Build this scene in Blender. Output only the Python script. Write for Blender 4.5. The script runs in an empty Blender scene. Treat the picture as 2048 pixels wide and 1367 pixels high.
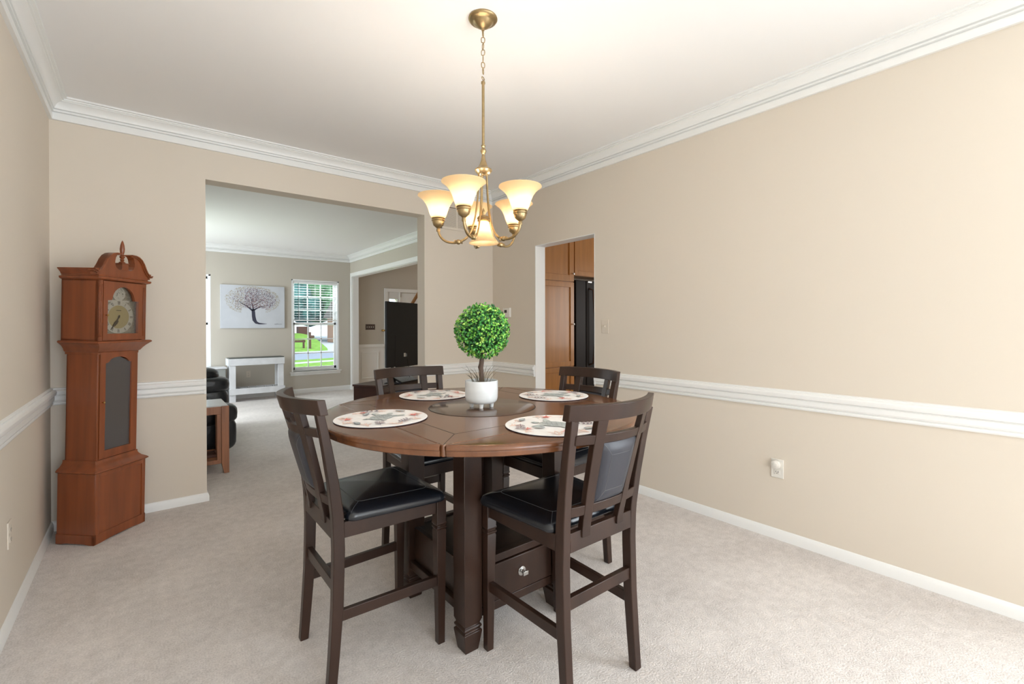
import bpy, math, random
from mathutils import Vector, Matrix
random.seed(7)
S = bpy.context.scene
COL = S.collection
PI = math.pi
R = math.radians

# ------------------------------------------------------------------ helpers
class MB:
    """collects shapes, then links them as ONE mesh object"""
    def __init__(s):
        s.v = []; s.f = []; s.mi = []; s.cur = 0
    def add(s, verts, faces):
        o = len(s.v); s.v += [tuple(p) for p in verts]
        for f in faces:
            s.f.append([o + i for i in f]); s.mi.append(s.cur)
        return s
    def mat(s, i): s.cur = i; return s
    def box(s, x0, x1, y0, y1, z0, z1, M=None):
        p = [Vector(q) for q in ((x0,y0,z0),(x1,y0,z0),(x1,y1,z0),(x0,y1,z0),(x0,y0,z1),(x1,y0,z1),(x1,y1,z1),(x0,y1,z1))]
        if M is not None: p = [M @ q for q in p]
        return s.add(p, [(0,3,2,1),(4,5,6,7),(0,1,5,4),(1,2,6,5),(2,3,7,6),(3,0,4,7)])
    def loft(s, secs, closed=False, caps=True):
        n = len(secs[0]); m = len(secs); v = [p for q in secs for p in q]; f = []
        for i in range(m if closed else m - 1):
            a, b = i * n, ((i + 1) % m) * n
            for k in range(n):
                k2 = (k + 1) % n
                f.append((a + k, a + k2, b + k2, b + k))
        if caps and not closed:
            f.append(tuple(range(n - 1, -1, -1))); f.append(tuple((m - 1) * n + k for k in range(n)))
        return s.add(v, f)
    def lathe(s, prof, c=(0,0,0), n=32, axis='z', M=None):
        """prof: list of (r, h); ends with r=0 become fans"""
        secs = []
        for r, h in prof:
            q = []
            for k in range(n):
                a = 2 * PI * k / n; x, y = max(r, 1e-5) * math.cos(a), max(r, 1e-5) * math.sin(a)
                p = {'z': (x, y, h), 'y': (x, h, -y), 'x': (h, x, y)}[axis]
                p = Vector(p)
                if M is not None: p = M @ p
                q.append(p + Vector(c))
            secs.append(q)
        return s.loft(secs)
    def tube(s, pts, r, n=10, closed=False):
        pts = [Vector(p) for p in pts]; m = len(pts); secs = []
        rr = r if hasattr(r, '__len__') else [r] * m
        up = None
        for i, p in enumerate(pts):
            if closed: t = pts[(i + 1) % m] - pts[i - 1]
            else: t = pts[min(i + 1, m - 1)] - pts[max(i - 1, 0)]
            t.normalize()
            if up is None:
                up = Vector((0,0,1)) if abs(t.z) < .9 else Vector((1,0,0))
            a = t.cross(up); a.normalize(); b = a.cross(t); b.normalize(); up = b
            secs.append([p + (a * math.cos(2*PI*k/n) + b * math.sin(2*PI*k/n)) * rr[i] for k in range(n)])
        return s.loft(secs, closed=closed)
    def prism(s, poly, h0, h1, axis='z', M=None):
        def P(a, b, h):
            q = Vector({'z': (a, b, h), 'y': (a, h, b), 'x': (h, a, b)}[axis])
            return M @ q if M is not None else q
        return s.loft([[P(a, b, h0) for a, b in poly], [P(a, b, h1) for a, b in poly]])
    def sweep(s, prof, path, closed=False):
        """prof: (out, z) offsets; path: 2D points, 'out' is to the left of travel; mitred"""
        n = len(path); secs = []
        for i in range(n):
            p = Vector(path[i])
            d1 = d2 = None
            if closed or i > 0: d1 = (p - Vector(path[i-1])).normalized()
            if closed or i < n - 1: d2 = (Vector(path[(i+1) % n]) - p).normalized()
            d1 = d1 or d2; d2 = d2 or d1
            n1 = Vector((-d1.y, d1.x)); n2 = Vector((-d2.y, d2.x))
            b = n1 + n2; b /= max(1e-6, b.dot(n1))
            secs.append([(p.x + b.x * o, p.y + b.y * o, z) for o, z in prof])
        return s.loft(secs, closed=closed)
    def build(s, name, mats, parent=None, smooth=None, bevel=0, seg=2, loc=None, rot=None):
        me = bpy.data.meshes.new(name); me.from_pydata(s.v, [], s.f)
        mats = mats if isinstance(mats, (list, tuple)) else [mats]
        for m in mats: me.materials.append(m)
        me.polygons.foreach_set('material_index', s.mi)
        me.validate(); me.update()
        import bmesh
        bm = bmesh.new(); bm.from_mesh(me); bmesh.ops.recalc_face_normals(bm, faces=bm.faces); bm.to_mesh(me); bm.free()
        if smooth:
            for p in me.polygons: p.use_smooth = True
            me.set_sharp_from_angle(angle=R(smooth))
        o = bpy.data.objects.new(name, me); COL.objects.link(o)
        if parent is not None: o.parent = parent
        if bevel:
            b = o.modifiers.new('bevel', 'BEVEL'); b.width = bevel; b.segments = seg; b.limit_method = 'ANGLE'; b.angle_limit = R(40)
            for p in me.polygons: p.use_smooth = True
            me.set_sharp_from_angle(angle=R(smooth or 50))
        if loc: o.location = loc
        if rot: o.rotation_euler = rot
        return o

def tag(o, label, cat, group=None, kind=None):
    o['label'] = label; o['category'] = cat
    if group: o['group'] = group
    if kind: o['kind'] = kind
    return o
def thing(name, label, cat, loc=(0,0,0), rot=(0,0,0), group=None):
    o = bpy.data.objects.new(name, None); o.empty_display_size = .1; COL.objects.link(o)
    o.location = loc; o.rotation_euler = rot
    return tag(o, label, cat, group)
def struct(o):
    o['kind'] = 'structure'; return o
def copy_tree(o, parent=None):
    c = o.copy(); COL.objects.link(c)
    if parent is not None: c.parent = parent
    for ch in list(o.children): copy_tree(ch, c)
    return c
def lerp(a, b, t): return a + (b - a) * t
def interp(x, tab):
    if x <= tab[0][0]: return tab[0][1]
    for (a, u), (b, w) in zip(tab, tab[1:]):
        if x <= b: return lerp(u, w, (x - a) / (b - a))
    return tab[-1][1]

# ------------------------------------------------------------------ materials
def srgb(r, g, b):
    return tuple(((c/255)/12.92 if c <= 10 else (((c/255)+.055)/1.055)**2.4) for c in (r, g, b)) + (1,)
def mat(name, col, rough=.5, metal=0, spec=.5, coat=0, coat_rough=.1, noise=None, bump=None, emit=None, estr=0, coords='Object'):
    """noise=(scale xyz, amount): colour variation; bump=(scale xyz, strength, distance)"""
    m = bpy.data.materials.new(name); m.use_nodes = True
    nt = m.node_tree; b = nt.nodes['Principled BSDF']
    b.inputs['Base Color'].default_value = col; b.inputs['Roughness'].default_value = rough
    b.inputs['Metallic'].default_value = metal; b.inputs['Specular IOR Level'].default_value = spec
    b.inputs['Coat Weight'].default_value = coat; b.inputs['Coat Roughness'].default_value = coat_rough
    if emit: b.inputs['Emission Color'].default_value = emit; b.inputs['Emission Strength'].default_value = estr
    if noise or bump:
        tc = nt.nodes.new('ShaderNodeTexCoord')
    def nz(scale, detail=4):
        mp = nt.nodes.new('ShaderNodeMapping'); mp.inputs['Scale'].default_value = scale
        n = nt.nodes.new('ShaderNodeTexNoise'); n.inputs['Scale'].default_value = 1; n.inputs['Detail'].default_value = detail
        nt.links.new(tc.outputs[coords], mp.inputs['Vector']); nt.links.new(mp.outputs['Vector'], n.inputs['Vector'])
        return n
    if noise:
        n = nz(noise[0]); mx = nt.nodes.new('ShaderNodeMix'); mx.data_type = 'RGBA'
        a = noise[1]
        mx.inputs[6].default_value = tuple(c * (1 - a) for c in col[:3]) + (1,)
        mx.inputs[7].default_value = tuple(min(1, c * (1 + a)) for c in col[:3]) + (1,)
        rp = nt.nodes.new('ShaderNodeMapRange'); rp.inputs[1].default_value = .3; rp.inputs[2].default_value = .7
        nt.links.new(n.outputs['Fac'], rp.inputs[0]); nt.links.new(rp.outputs[0], mx.inputs[0])
        nt.links.new(mx.outputs[2], b.inputs['Base Color'])
    if bump:
        n = nz(bump[0], 3); bp = nt.nodes.new('ShaderNodeBump'); bp.inputs['Strength'].default_value = bump[1]; bp.inputs['Distance'].default_value = bump[2]
        nt.links.new(n.outputs['Fac'], bp.inputs['Height']); nt.links.new(bp.outputs['Normal'], b.inputs['Normal'])
    return m

M = {}
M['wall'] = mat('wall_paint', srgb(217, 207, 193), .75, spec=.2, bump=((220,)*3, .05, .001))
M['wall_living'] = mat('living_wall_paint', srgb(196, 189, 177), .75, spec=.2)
M['ceiling'] = mat('ceiling_paint', srgb(240, 239, 238), .9, spec=.1)
M['trim'] = mat('trim_white', srgb(236, 236, 234), .35, spec=.4)
M['vinyl'] = mat('window_vinyl', srgb(240, 241, 241), .35)
# carpet: two noise scales for tufts and for the broad traffic mottling
def carpet():
    m = bpy.data.materials.new('carpet'); m.use_nodes = True; nt = m.node_tree; b = nt.nodes['Principled BSDF']
    tc = nt.nodes.new('ShaderNodeTexCoord')
    def noise(sc, det):
        n = nt.nodes.new('ShaderNodeTexNoise'); n.inputs['Scale'].default_value = sc; n.inputs['Detail'].default_value = det
        nt.links.new(tc.outputs['Object'], n.inputs['Vector']); return n
    big, mid, fine = noise(2.6, 5), noise(22, 4), noise(150, 2)
    mx = nt.nodes.new('ShaderNodeMix'); mx.data_type = 'RGBA'
    mx.inputs[6].default_value = srgb(172, 164, 159); mx.inputs[7].default_value = srgb(240, 233, 228)
    s1 = nt.nodes.new('ShaderNodeMath'); s1.operation = 'MULTIPLY_ADD'; s1.inputs[1].default_value = .55
    s2 = nt.nodes.new('ShaderNodeMath'); s2.operation = 'MULTIPLY_ADD'; s2.inputs[1].default_value = .55
    s3 = nt.nodes.new('ShaderNodeMath'); s3.operation = 'MULTIPLY_ADD'; s3.inputs[1].default_value = 1.0; s3.inputs[2].default_value = -.55
    nt.links.new(fine.outputs['Fac'], s3.inputs[0]); nt.links.new(big.outputs['Fac'], s2.inputs[0]); nt.links.new(s3.outputs[0], s2.inputs[2])
    nt.links.new(mid.outputs['Fac'], s1.inputs[0]); nt.links.new(s2.outputs[0], s1.inputs[2])
    nt.links.new(s1.outputs[0], mx.inputs[0]); nt.links.new(mx.outputs[2], b.inputs['Base Color'])
    b.inputs['Roughness'].default_value = 1; b.inputs['Specular IOR Level'].default_value = .05
    b.inputs['Sheen Weight'].default_value = .15
    bp = nt.nodes.new('ShaderNodeBump'); bp.inputs['Strength'].default_value = .55; bp.inputs['Distance'].default_value = .006
    nt.links.new(fine.outputs['Fac'], bp.inputs['Height']); nt.links.new(bp.outputs['Normal'], b.inputs['Normal'])
    return m
M['carpet'] = carpet()
M['walnut'] = mat('dark_walnut', srgb(48, 31, 23), .35, spec=.35, coat=.08, coat_rough=.2, noise=((14, 14, 2.5), .28), bump=((90, 90, 8), .06, .0006))
M['walnut_top'] = mat('dark_walnut_top', srgb(106, 66, 40), .25, coat=.35, coat_rough=.12, noise=((5, 26, 5), .22))
M['groove'] = mat('inlay_dark', srgb(26, 17, 13), .5)
M['smoked'] = mat('smoked_disc', srgb(84, 60, 44), .22, coat=.45, coat_rough=.08, noise=((5, 26, 5), .18))
M['leather'] = mat('black_leather', srgb(22, 26, 33), .27, spec=.65, bump=((160,)*3, .12, .0008))
M['leather_back'] = mat('black_leather_back', srgb(46, 47, 55), .42, spec=.5, bump=((160,)*3, .1, .0008))
M['stitch'] = mat('stitch_grey', srgb(92, 92, 92), .6)
M['cherry'] = mat('cherry_wood', srgb(130, 68, 35), .3, coat=.3, coat_rough=.15, noise=((22, 22, 1.6), .2), bump=((80, 80, 6), .04, .0005))
M['clockglass'] = mat('clock_glass', srgb(76, 72, 72), .12, spec=.7, coat=.5, coat_rough=.05)
M['dialplate'] = mat('dial_plate', srgb(168, 160, 148), .35, metal=.35, noise=((130,)*3, .35), bump=((130,)*3, .5, .001))
M['dialring'] = mat('dial_ring', srgb(214, 208, 200), .4)
M['dialgold'] = mat('dial_gold', srgb(190, 172, 126), .4, metal=.2)
M['ink'] = mat('black_ink', srgb(40, 36, 34), .5)
M['inkbrown'] = mat('hand_bronze', srgb(92, 76, 62), .4, metal=.4)
M['brass'] = mat('brass', srgb(196, 160, 100), .25, metal=1)
M['brass_antique'] = mat('antique_brass', srgb(168, 146, 108), .34, metal=.95, noise=((60,)*3, .12))
M['nickel'] = mat('brushed_nickel', srgb(200, 200, 198), .25, metal=1)
M['ceramic'] = mat('white_ceramic', srgb(232, 236, 238), .3, coat=.5, noise=((3, 3, 90), .03))
M['soil'] = mat('grey_gravel', srgb(150, 148, 146), .9, noise=((160,)*3, .5), bump=((140,)*3, 1, .004))
M['bark'] = mat('bark', srgb(92, 74, 64), .8, noise=((60, 60, 12), .35), bump=((60, 60, 12), .6, .003))
M['grassblade'] = mat('dark_grass_blade', srgb(84, 74, 52), .6)
M['matwhite'] = mat('placemat_cloth', srgb(241, 239, 237), .8, noise=((40,)*3, .04))
M['matedge'] = mat('placemat_edge', srgb(44, 44, 62), .8)
M['p_grey'] = mat('print_grey_green', srgb(186, 192, 190), .85, noise=((90,)*3, .2))
M['p_dark'] = mat('print_slate', srgb(134, 140, 146), .85)
M['p_red'] = mat('print_red', srgb(222, 128, 118), .85)
M['p_pink'] = mat('print_coral', srgb(238, 212, 200), .85)
M['p_plum'] = mat('print_plum', srgb(112, 92, 104), .85)
M['plate'] = mat('wall_plate_almond', srgb(212, 201, 186), .4)
M['plate_white'] = mat('wall_plate_white', srgb(228, 224, 216), .4)
M['slot'] = mat('slot_dark', srgb(52, 48, 46), .6)
M['bronze'] = mat('switch_bronze', srgb(96, 84, 80), .4, metal=.5)
M['canvas'] = mat('canvas_white', srgb(200, 203, 209), .85, noise=((3,)*3, .05))
M['paintdark'] = mat('paint_charcoal', srgb(58, 58, 74), .8)
M['whitewash'] = mat('whitewashed_wood', srgb(214, 215, 217), .6, noise=((8, 8, 8), .07))
M['slate'] = mat('console_top', srgb(70, 74, 70), .35)
M['glasstop'] = mat('shelf_glass', srgb(90, 98, 84), .2)
M['acacia'] = mat('acacia_wood', srgb(150, 98, 66), .4, coat=.2, noise=((30, 30, 3), .25))
M['stone'] = mat('pale_table_top', srgb(196, 196, 196), .3)
M['tv'] = mat('tv_black', srgb(24, 24, 28), .45)
M['tvstand'] = mat('espresso_wood', srgb(64, 38, 30), .35, noise=((4, 4, 30), .2))
M['silver'] = mat('silver_plastic', srgb(150, 158, 166), .3, metal=.4)
M['maple'] = mat('maple_cabinet', srgb(184, 128, 66), .35, coat=.2, noise=((18, 18, 1.5), .12))
M['fridge'] = mat('fridge_black', srgb(24, 16, 13), .5, spec=.25)
M['tile'] = mat('kitchen_floor_tile', srgb(150, 120, 90), .5)
M['oakfloor'] = mat('foyer_oak', srgb(190, 156, 120), .4, noise=((3, 40, 3), .15))
M['oakrail'] = mat('oak_handrail', srgb(150, 106, 66), .4)
M['door'] = mat('door_white', srgb(226, 226, 224), .4)
M['lawn'] = mat('lawn', srgb(112, 146, 66), .95, spec=.1, noise=((3,)*3, .3), bump=((9,)*3, .6, .1))
M['asphalt'] = mat('asphalt', srgb(124, 130, 142), .9, noise=((2,)*3, .08))
M['concrete'] = mat('concrete', srgb(166, 168, 172), .9)
M['leaf_far'] = mat('far_foliage', srgb(82, 124, 88), .9, noise=((.9,)*3, .6), bump=((1.6,)*3, 1, .5))
M['leaf_far2'] = mat('far_foliage_dark', srgb(58, 100, 98), .9, noise=((.9,)*3, .6), bump=((1.6,)*3, 1, .5))
M['post'] = mat('brown_post', srgb(86, 60, 50), .8)
M['brick'] = mat('house_brick', srgb(176, 140, 118), .9)
M['roof'] = mat('house_roof', srgb(120, 108, 104), .9)
M['outwall'] = mat('house_siding', srgb(214, 210, 202), .8)

def glass_mat(name, tint, refl=.08):
    m = bpy.data.materials.new(name); m.use_nodes = True; nt = m.node_tree; nt.nodes.clear()
    out = nt.nodes.new('ShaderNodeOutputMaterial'); t = nt.nodes.new('ShaderNodeBsdfTransparent'); g = nt.nodes.new('ShaderNodeBsdfGlossy')
    t.inputs[0].default_value = tint; g.inputs['Roughness'].default_value = .02
    f = nt.nodes.new('ShaderNodeFresnel'); f.inputs[0].default_value = 1.35
    mx = nt.nodes.new('ShaderNodeMixShader')
    nt.links.new(f.outputs[0], mx.inputs[0]); nt.links.new(t.outputs[0], mx.inputs[1]); nt.links.new(g.outputs[0], mx.inputs[2]); nt.links.new(mx.outputs[0], out.inputs[0])
    return m
M['pane'] = glass_mat('window_glass', (.96, .98, .97, 1))
M['dialglass'] = glass_mat('dial_glass', (.9, .9, .88, 1))
def shade_glass():
    m = bpy.data.materials.new('amber_frosted_glass'); m.use_nodes = True; nt = m.node_tree; nt.nodes.clear()
    out = nt.nodes.new('ShaderNodeOutputMaterial')
    t = nt.nodes.new('ShaderNodeBsdfTranslucent'); t.inputs[0].default_value = srgb(255, 242, 218)
    d = nt.nodes.new('ShaderNodeBsdfPrincipled'); d.inputs['Base Color'].default_value = srgb(240, 214, 170); d.inputs['Roughness'].default_value = .25
    mx = nt.nodes.new('ShaderNodeMixShader'); mx.inputs[0].default_value = .42
    nt.links.new(t.outputs[0], mx.inputs[1]); nt.links.new(d.outputs[0], mx.inputs[2]); nt.links.new(mx.outputs[0], out.inputs[0])
    return m
M['shade'] = shade_glass()
M['bulb'] = mat('lit_bulb', srgb(255, 240, 210), .5, emit=(1, .93, .83, 1), estr=118)
def leaf_mat():
    m = bpy.data.materials.new('boxwood_leaf'); m.use_nodes = True; nt = m.node_tree; b = nt.nodes['Principled BSDF']
    g = nt.nodes.new('ShaderNodeNewGeometry'); cr = nt.nodes.new('ShaderNodeValToRGB')
    e = cr.color_ramp.elements
    e[0].position = 0; e[0].color = srgb(24, 84, 44); e[1].position = 1; e[1].color = srgb(190, 224, 110)
    for p, c in ((.25, (52, 128, 58)), (.55, (86, 166, 62)), (.82, (128, 196, 76))):
        k = e.new(p); k.color = srgb(*c)
    tc = nt.nodes.new('ShaderNodeTexCoord'); n = nt.nodes.new('ShaderNodeTexNoise'); n.inputs['Scale'].default_value = 22
    nt.links.new(tc.outputs['Object'], n.inputs['Vector'])
    a = nt.nodes.new('ShaderNodeMath'); a.operation = 'MULTIPLY_ADD'; a.inputs[1].default_value = .55; a.inputs[2].default_value = -.28
    c = nt.nodes.new('ShaderNodeMath'); c.operation = 'ADD'
    nt.links.new(n.outputs['Fac'], a.inputs[0]); nt.links.new(g.outputs['Random Per Island'], c.inputs[0]); nt.links.new(a.outputs[0], c.inputs[1])
    nt.links.new(c.outputs[0], cr.inputs[0]); nt.links.new(cr.outputs[0], b.inputs['Base Color'])
    b.inputs['Roughness'].default_value = .4
    b.inputs['Subsurface Weight'].default_value = 0
    return m
M['leaf'] = leaf_mat()

# ------------------------------------------------------------------ room numbers
XL, XR, YB, H = -.4704, 3.0686, 4.2031, 2.80
YB2 = 4.357            # living room side of the dividing wall
XR2 = 3.195            # kitchen side of the right wall
OX0, OX1, OZ = .375, 2.22, 2.44      # opening to the living room
DY0, DY1, DZ = 2.703, 3.484, 2.123   # doorway to the kitchen
YR = -3.2              # rear wall, behind the camera
XLL, XLR, YF = -.60, 3.43, 9.80      # living room left, right, far
W1 = (2.275, 3.195); W2 = (.0, .945); WZ0, WZ1 = .43, 2.255

# ------------------------------------------------------------------ shell
SW = (-2.5, -.55, .06, 2.45)
RW = (-.1, 1.5, .06, 2.45)  # window behind the camera
struct(MB().box(-.8, 6.8, YR-.15, YF+.15, -.12, 0).build('floor', M['carpet']))
struct(MB().box(-.8, 6.8, YR-.15, YF+.15, H, H+.12).build('ceiling', M['ceiling']))
struct(MB().box(XL-.15, XL, YR-.15, YB2, 0, H).build('wall_left', M['wall']))
b = MB().box(XL, OX0, YB, YB2, 0, H).box(OX1, XR2, YB, YB2, 0, H).box(OX0, OX1, YB, YB2, OZ, H)
struct(b.build('wall_back', M['wall']))
b = MB().box(XR, XR2, YR-.15, SW[0], 0, H).box(XR, XR2, SW[0], SW[1], 0, SW[2]).box(XR, XR2, SW[0], SW[1], SW[3], H).box(XR, XR2, SW[1], DY0, 0, H).box(XR, XR2, DY1, YB, 0, H).box(XR, XR2, DY0, DY1, DZ, H)
struct(b.build('wall_right', M['wall']))
b = MB().box(XL-.15, RW[0], YR-.15, YR, 0, H).box(RW[1], XR2, YR-.15, YR, 0, H).box(RW[0], RW[1], YR-.15, YR, 0, RW[2]).box(RW[0], RW[1], YR-.15, YR, RW[3], H)
struct(b.build('wall_rear', M['wall']))
# living room
LW = (7.3, 9.2, .5, 2.25)  # unseen opening added in its left wall for a fill lamp
b = MB().box(XLL-.15, XLL, YB2, LW[0], 0, H).box(XLL-.15, XLL, LW[1], YF, 0, H).box(XLL-.15, XLL, LW[0], LW[1], 0, LW[2]).box(XLL-.15, XLL, LW[0], LW[1], LW[3], H)
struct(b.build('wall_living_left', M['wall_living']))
b = MB()
xs = [XLL-.15, W2[0], W2[1], W1[0], W1[1], 4.275, 4.50, 6.8]
for i in range(0, 7, 2): b.box(xs[i], xs[i+1], YF, YF+.15, 0, H)
for w in (W1, W2): b.box(w[0], w[1], YF, YF+.15, 0, WZ0).box(w[0], w[1], YF, YF+.15, WZ1, H)
b.box(4.275, 4.5, YF, YF+.15, 0, 1.0).box(4.275, 4.5, YF, YF+.15, 1.94, H)
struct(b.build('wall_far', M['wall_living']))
b = MB().box(XLR, XLR+.13, 4.48, 5.2, 0, H).box(XLR, XLR+.13, 9.675, YF, 0, H).box(XLR, XLR+.13, 5.2, 9.675, 2.36, H)
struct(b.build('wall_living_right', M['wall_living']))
# foyer and kitchen shells beyond
struct(MB().box(6.65, 6.8, YR-.15, YF, 0, H).build('wall_foyer', M['wall']))
b = MB().box(XR2, 6.65, 4.345, 4.48, 0, H).box(XR2, 6.65, YR-.15, YR, 0, H)
struct(b.build('wall_kitchen', M['wall']))
struct(MB().box(XLR+.02, 6.65, 4.48, YF, 0, .006).build('floor_foyer', M['oakfloor']))
struct(MB().box(XR+.06, 6.65, YR, 4.345, 0, .006).build('floor_kitchen', M['tile']))

# trims
CROWN = [(0, H-.136), (.018, H-.136), (.018, H-.096), (.009, H-.092), (.009, H-.088), (.026, H-.086), (.026, H-.078), (.017, H-.075), (.017, H-.071), (.030, H-.068), (.032, H-.058), (.040, H-.044), (.053, H-.032), (.070, H-.026), (.070, H-.021), (.080, H-.020), (.080, H-.013), (.094, H-.011), (.094, H), (0, H)]
b = MB().sweep(CROWN, [(XL, YR), (XR, YR), (XR, YB), (XL, YB)], closed=True)
struct(b.build('trim_1', M['trim'], smooth=25))
b = MB().sweep(CROWN, [(XLL, YB2), (XLR, YB2), (XLR, YF), (XLL, YF)], closed=True)
struct(b.build('trim_2', M['trim'], smooth=25))
RAIL = [(0, .816), (.010, .816), (.015, .824), (.015, .831), (.009, .836), (.018, .842), (.022, .850), (.022, .872), (.016, .878), (.030, .884), (.034, .895), (.034, .906), (.026, .914), (.014, .917), (.014, .925), (0, .929)]
def rail(name, path, ends=()):
    b = MB().sweep(RAIL, path)
    for (x, y, dx, dy) in ends:   # plain return piece that closes the run at an opening
        x0, x1 = sorted((x, x + dx)); y0, y1 = sorted((y, y + dy))
        b.box(x0, x1, y0, y1, .814, .931)
    return struct(b.build(name, M['trim'], smooth=25))
rail('trim_3', [(OX0-.004, YB), (XL, YB), (XL, YR)], [(OX0-.016, YB, .014, -.017)])
rail('trim_4', [(XR, DY1+.004), (XR, YB), (OX1+.004, YB)], [(XR, DY1+.002, -.017, .014), (OX1+.002, YB, .014, -.017)])
rail('trim_5', [(XR, SW[1]+.02), (XR, DY0-.004)], [(XR, DY0-.002, -.017, -.014)])
BASE = [(0, 0), (.014, 0), (.014, .040), (.011, .050), (.007, .060), (.003, .063), (0, .063)]
def base(name, path): return struct(MB().sweep(BASE, path).build(name, M['trim'], smooth=25))
base('baseboard_left', [(OX0, YB2), (OX0, YB), (XL, YB), (XL, YR)])
base('baseboard_back', [(XR, DY1), (XR, YB), (OX1, YB), (OX1, YB2)])
base('baseboard_right', [(XR, SW[1]+.02), (XR, DY0)])
BASE2 = [(0, 0), (.016, 0), (.016, .07), (.008, .085), (0, .09)]
struct(MB().sweep(BASE2, [(XLR, 9.70), (XLR, YF), (XLL, YF), (XLL, YB2)]).build('baseboard_far', M['trim'], smooth=25))
# white jamb lining of the kitchen doorway
b = MB().box(XR-.001, XR2+.002, DY1-.006, DY1, 0, DZ).box(XR-.001, XR2+.002, DY0, DY0+.006, 0, DZ).box(XR-.001, XR2+.002, DY0, DY1, DZ-.006, DZ)
struct(b.build('trim_6', M['trim']))
# casing and jambs of the wide opening to the foyer
b = MB().box(XLR-.018, XLR, 5.2, 9.76, 2.36, 2.437).box(XLR-.018, XLR, 9.675, 9.76, 0, 2.36)
b.box(XLR-.001, XLR+.132, 9.665, 9.675, 0, 2.36).box(XLR-.001, XLR+.132, 5.2, 9.675, 2.35, 2.36)
struct(b.build('trim_7', M['trim'], bevel=.003))
# foyer wainscot on the front wall
b = MB().box(3.56, 4.17, YF-.012, YF, 0, .87).box(3.56, 4.17, YF-.035, YF, .87, .935).box(3.56, 4.17, YF-.02, YF, 0, .12)
for x0, x1, z0, z1 in ((3.66, 4.045, .745, .769), (3.66, 4.045, .194, .218), (3.66, 3.684, .218, .745), (4.021, 4.045, .218, .745)):
    b.box(x0, x1, YF-.026, YF-.01, z0, z1)
struct(b.build('trim_8', M['trim'], bevel=.003))

# ------------------------------------------------------------------ windows
def window(name, x0, x1):
    root = bpy.data.objects.new(name, None); COL.objects.link(root); root.location = ((x0+x1)/2, YF, WZ0); root['kind'] = 'structure'
    w = (x1-x0)/2; h = WZ1-WZ0; y = .10
    b = MB()
    for a in (-1, 1):
        xa, xb = sorted((a*w, a*(w-.035))); b.box(xa, xb, 0.002, .148, 0, h)
    b.box(-w, w, .002, .148, h-.03, h).box(-w, w, .06, .148, 0, .03)
    b.build('window_frame', M['vinyl'], root, bevel=.004)
    mid = h*.515
    def sash(nm, z0, z1, yo):
        wi = w-.036; t = .045
        b = MB().box(-wi, -wi+t, yo, yo+.03, z0, z1).box(wi-t, wi, yo, yo+.03, z0, z1).box(-wi, wi, yo, yo+.03, z0, z0+t+.01).box(-wi, wi, yo, yo+.03, z1-t, z1)
        s = b.build(nm, M['vinyl'], root, bevel=.004)
        b = MB()
        for k in (1, 2):
            x = -wi+t + (2*wi-2*t)*k/3; b.box(x-.009, x+.009, yo+.008, yo+.022, z0, z1)
            z = z0+t + (z1-z0-2*t)*k/3; b.box(-wi, wi, yo+.008, yo+.022, z-.009, z+.009)
        b.build('muntin_grid', M['vinyl'], s)
        MB().box(-wi+.02, wi-.02, yo+.013, yo+.017, z0+.02, z1-.02).build('glass', M['pane'], s)
    sash('lower_sash', .03, mid+.03, .085); sash('upper_sash', mid-.02, h-.03, .118)
    MB().box(-w-.035, w+.035, -.05, .10, -.02, 0).box(-w-.02, w+.02, -.016, .0, -.075, -.02).build('window_sill', M['trim'], root, bevel=.004)
    return root
window('window_1', *W1); window('window_2', *W2)
bl = thing('window_blind', 'white slatted blind covering the upper half of the window right of the tree painting', 'blind', ((W1[0]+W1[1])/2, YF+.045, WZ0))
hw = (W1[1]-W1[0])/2-.04
MB().box(-hw, hw, -.03, .03, 1.745, 1.79).build('headrail', M['vinyl'], bl, bevel=.004)
MB().box(-hw, hw, -.025, .025, 1.005, 1.03).build('bottom_rail', M['vinyl'], bl, bevel=.004)
slat0 = None
for k in range(14):
    z = 1.06 + k*.049
    if slat0 is None:
        q = []
        for i in range(6):
            t = -1+2*i/5; q.append((t*.024, .0028*(1-t*t)))
        poly = q + [(a, c-.0022) for a, c in reversed(q)]
        slat0 = MB().prism(poly, -hw, hw, axis='x').build('slat', M['vinyl'], bl, smooth=60); slat0.location.z = z
    else:
        c = slat0.copy(); COL.objects.link(c); c.location.z = z
b = MB()
for x in (-hw*.72, 0, hw*.72): b.tube([(x, -.027, 1.02), (x, -.027, 1.76)], .0015, 6).tube([(x, .027, 1.02), (x, .027, 1.76)], .0015, 6)
b.build('ladder_cord', M['vinyl'], bl)
MB().tube([(-hw+.09, -.035, 1.05), (-hw+.09, -.035, 1.76)], .004, 8).build('tilt_wand', M['slot'], bl)

# ------------------------------------------------------------------ front door in the foyer
d = bpy.data.objects.new('door_1', None); COL.objects.link(d); d.location = (4.18, YF, 0); d['kind'] = 'structure'
MB().box(0, .075, -.03, 0, 0, 2.09).box(0, 1.6, -.03, 0, 2.09, 2.165).box(.345, .375, -.03, 0, 0, 2.09).build('casing', M['trim'], d, bevel=.004)
MB().box(.075, .115, -.015, .03, 0, 2.09).box(.305, .345, -.015, .03, 0, 2.09).box(.115, .305, -.015, .03, 0, 1.0).box(.115, .305, -.015, .03, 1.935, 2.09).build('sidelight_frame', M['door'], d, bevel=.003)
MB().box(.115, .305, .02, .024, 1.0, 1.935).build('sidelight_glass', M['pane'], d)
b = MB().box(.38, 1.29, -.012, -.002, .01, 2.075)
sl = b.build('door_slab', M['door'], d, bevel=.002)
b = MB()
for x0, x1 in ((.48, .79), (.88, 1.19)):
    for z0, z1 in ((.2, .75), (.9, 1.55), (1.65, 1.95)): b.box(x0, x1, -.018, -.010, z0, z1)
b.build('door_panel', M['door'], d, bevel=.006)
MB().box(.378, .395, -.02, -.008, 1.98, 2.06).build('hinge', M['nickel'], d)

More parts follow.
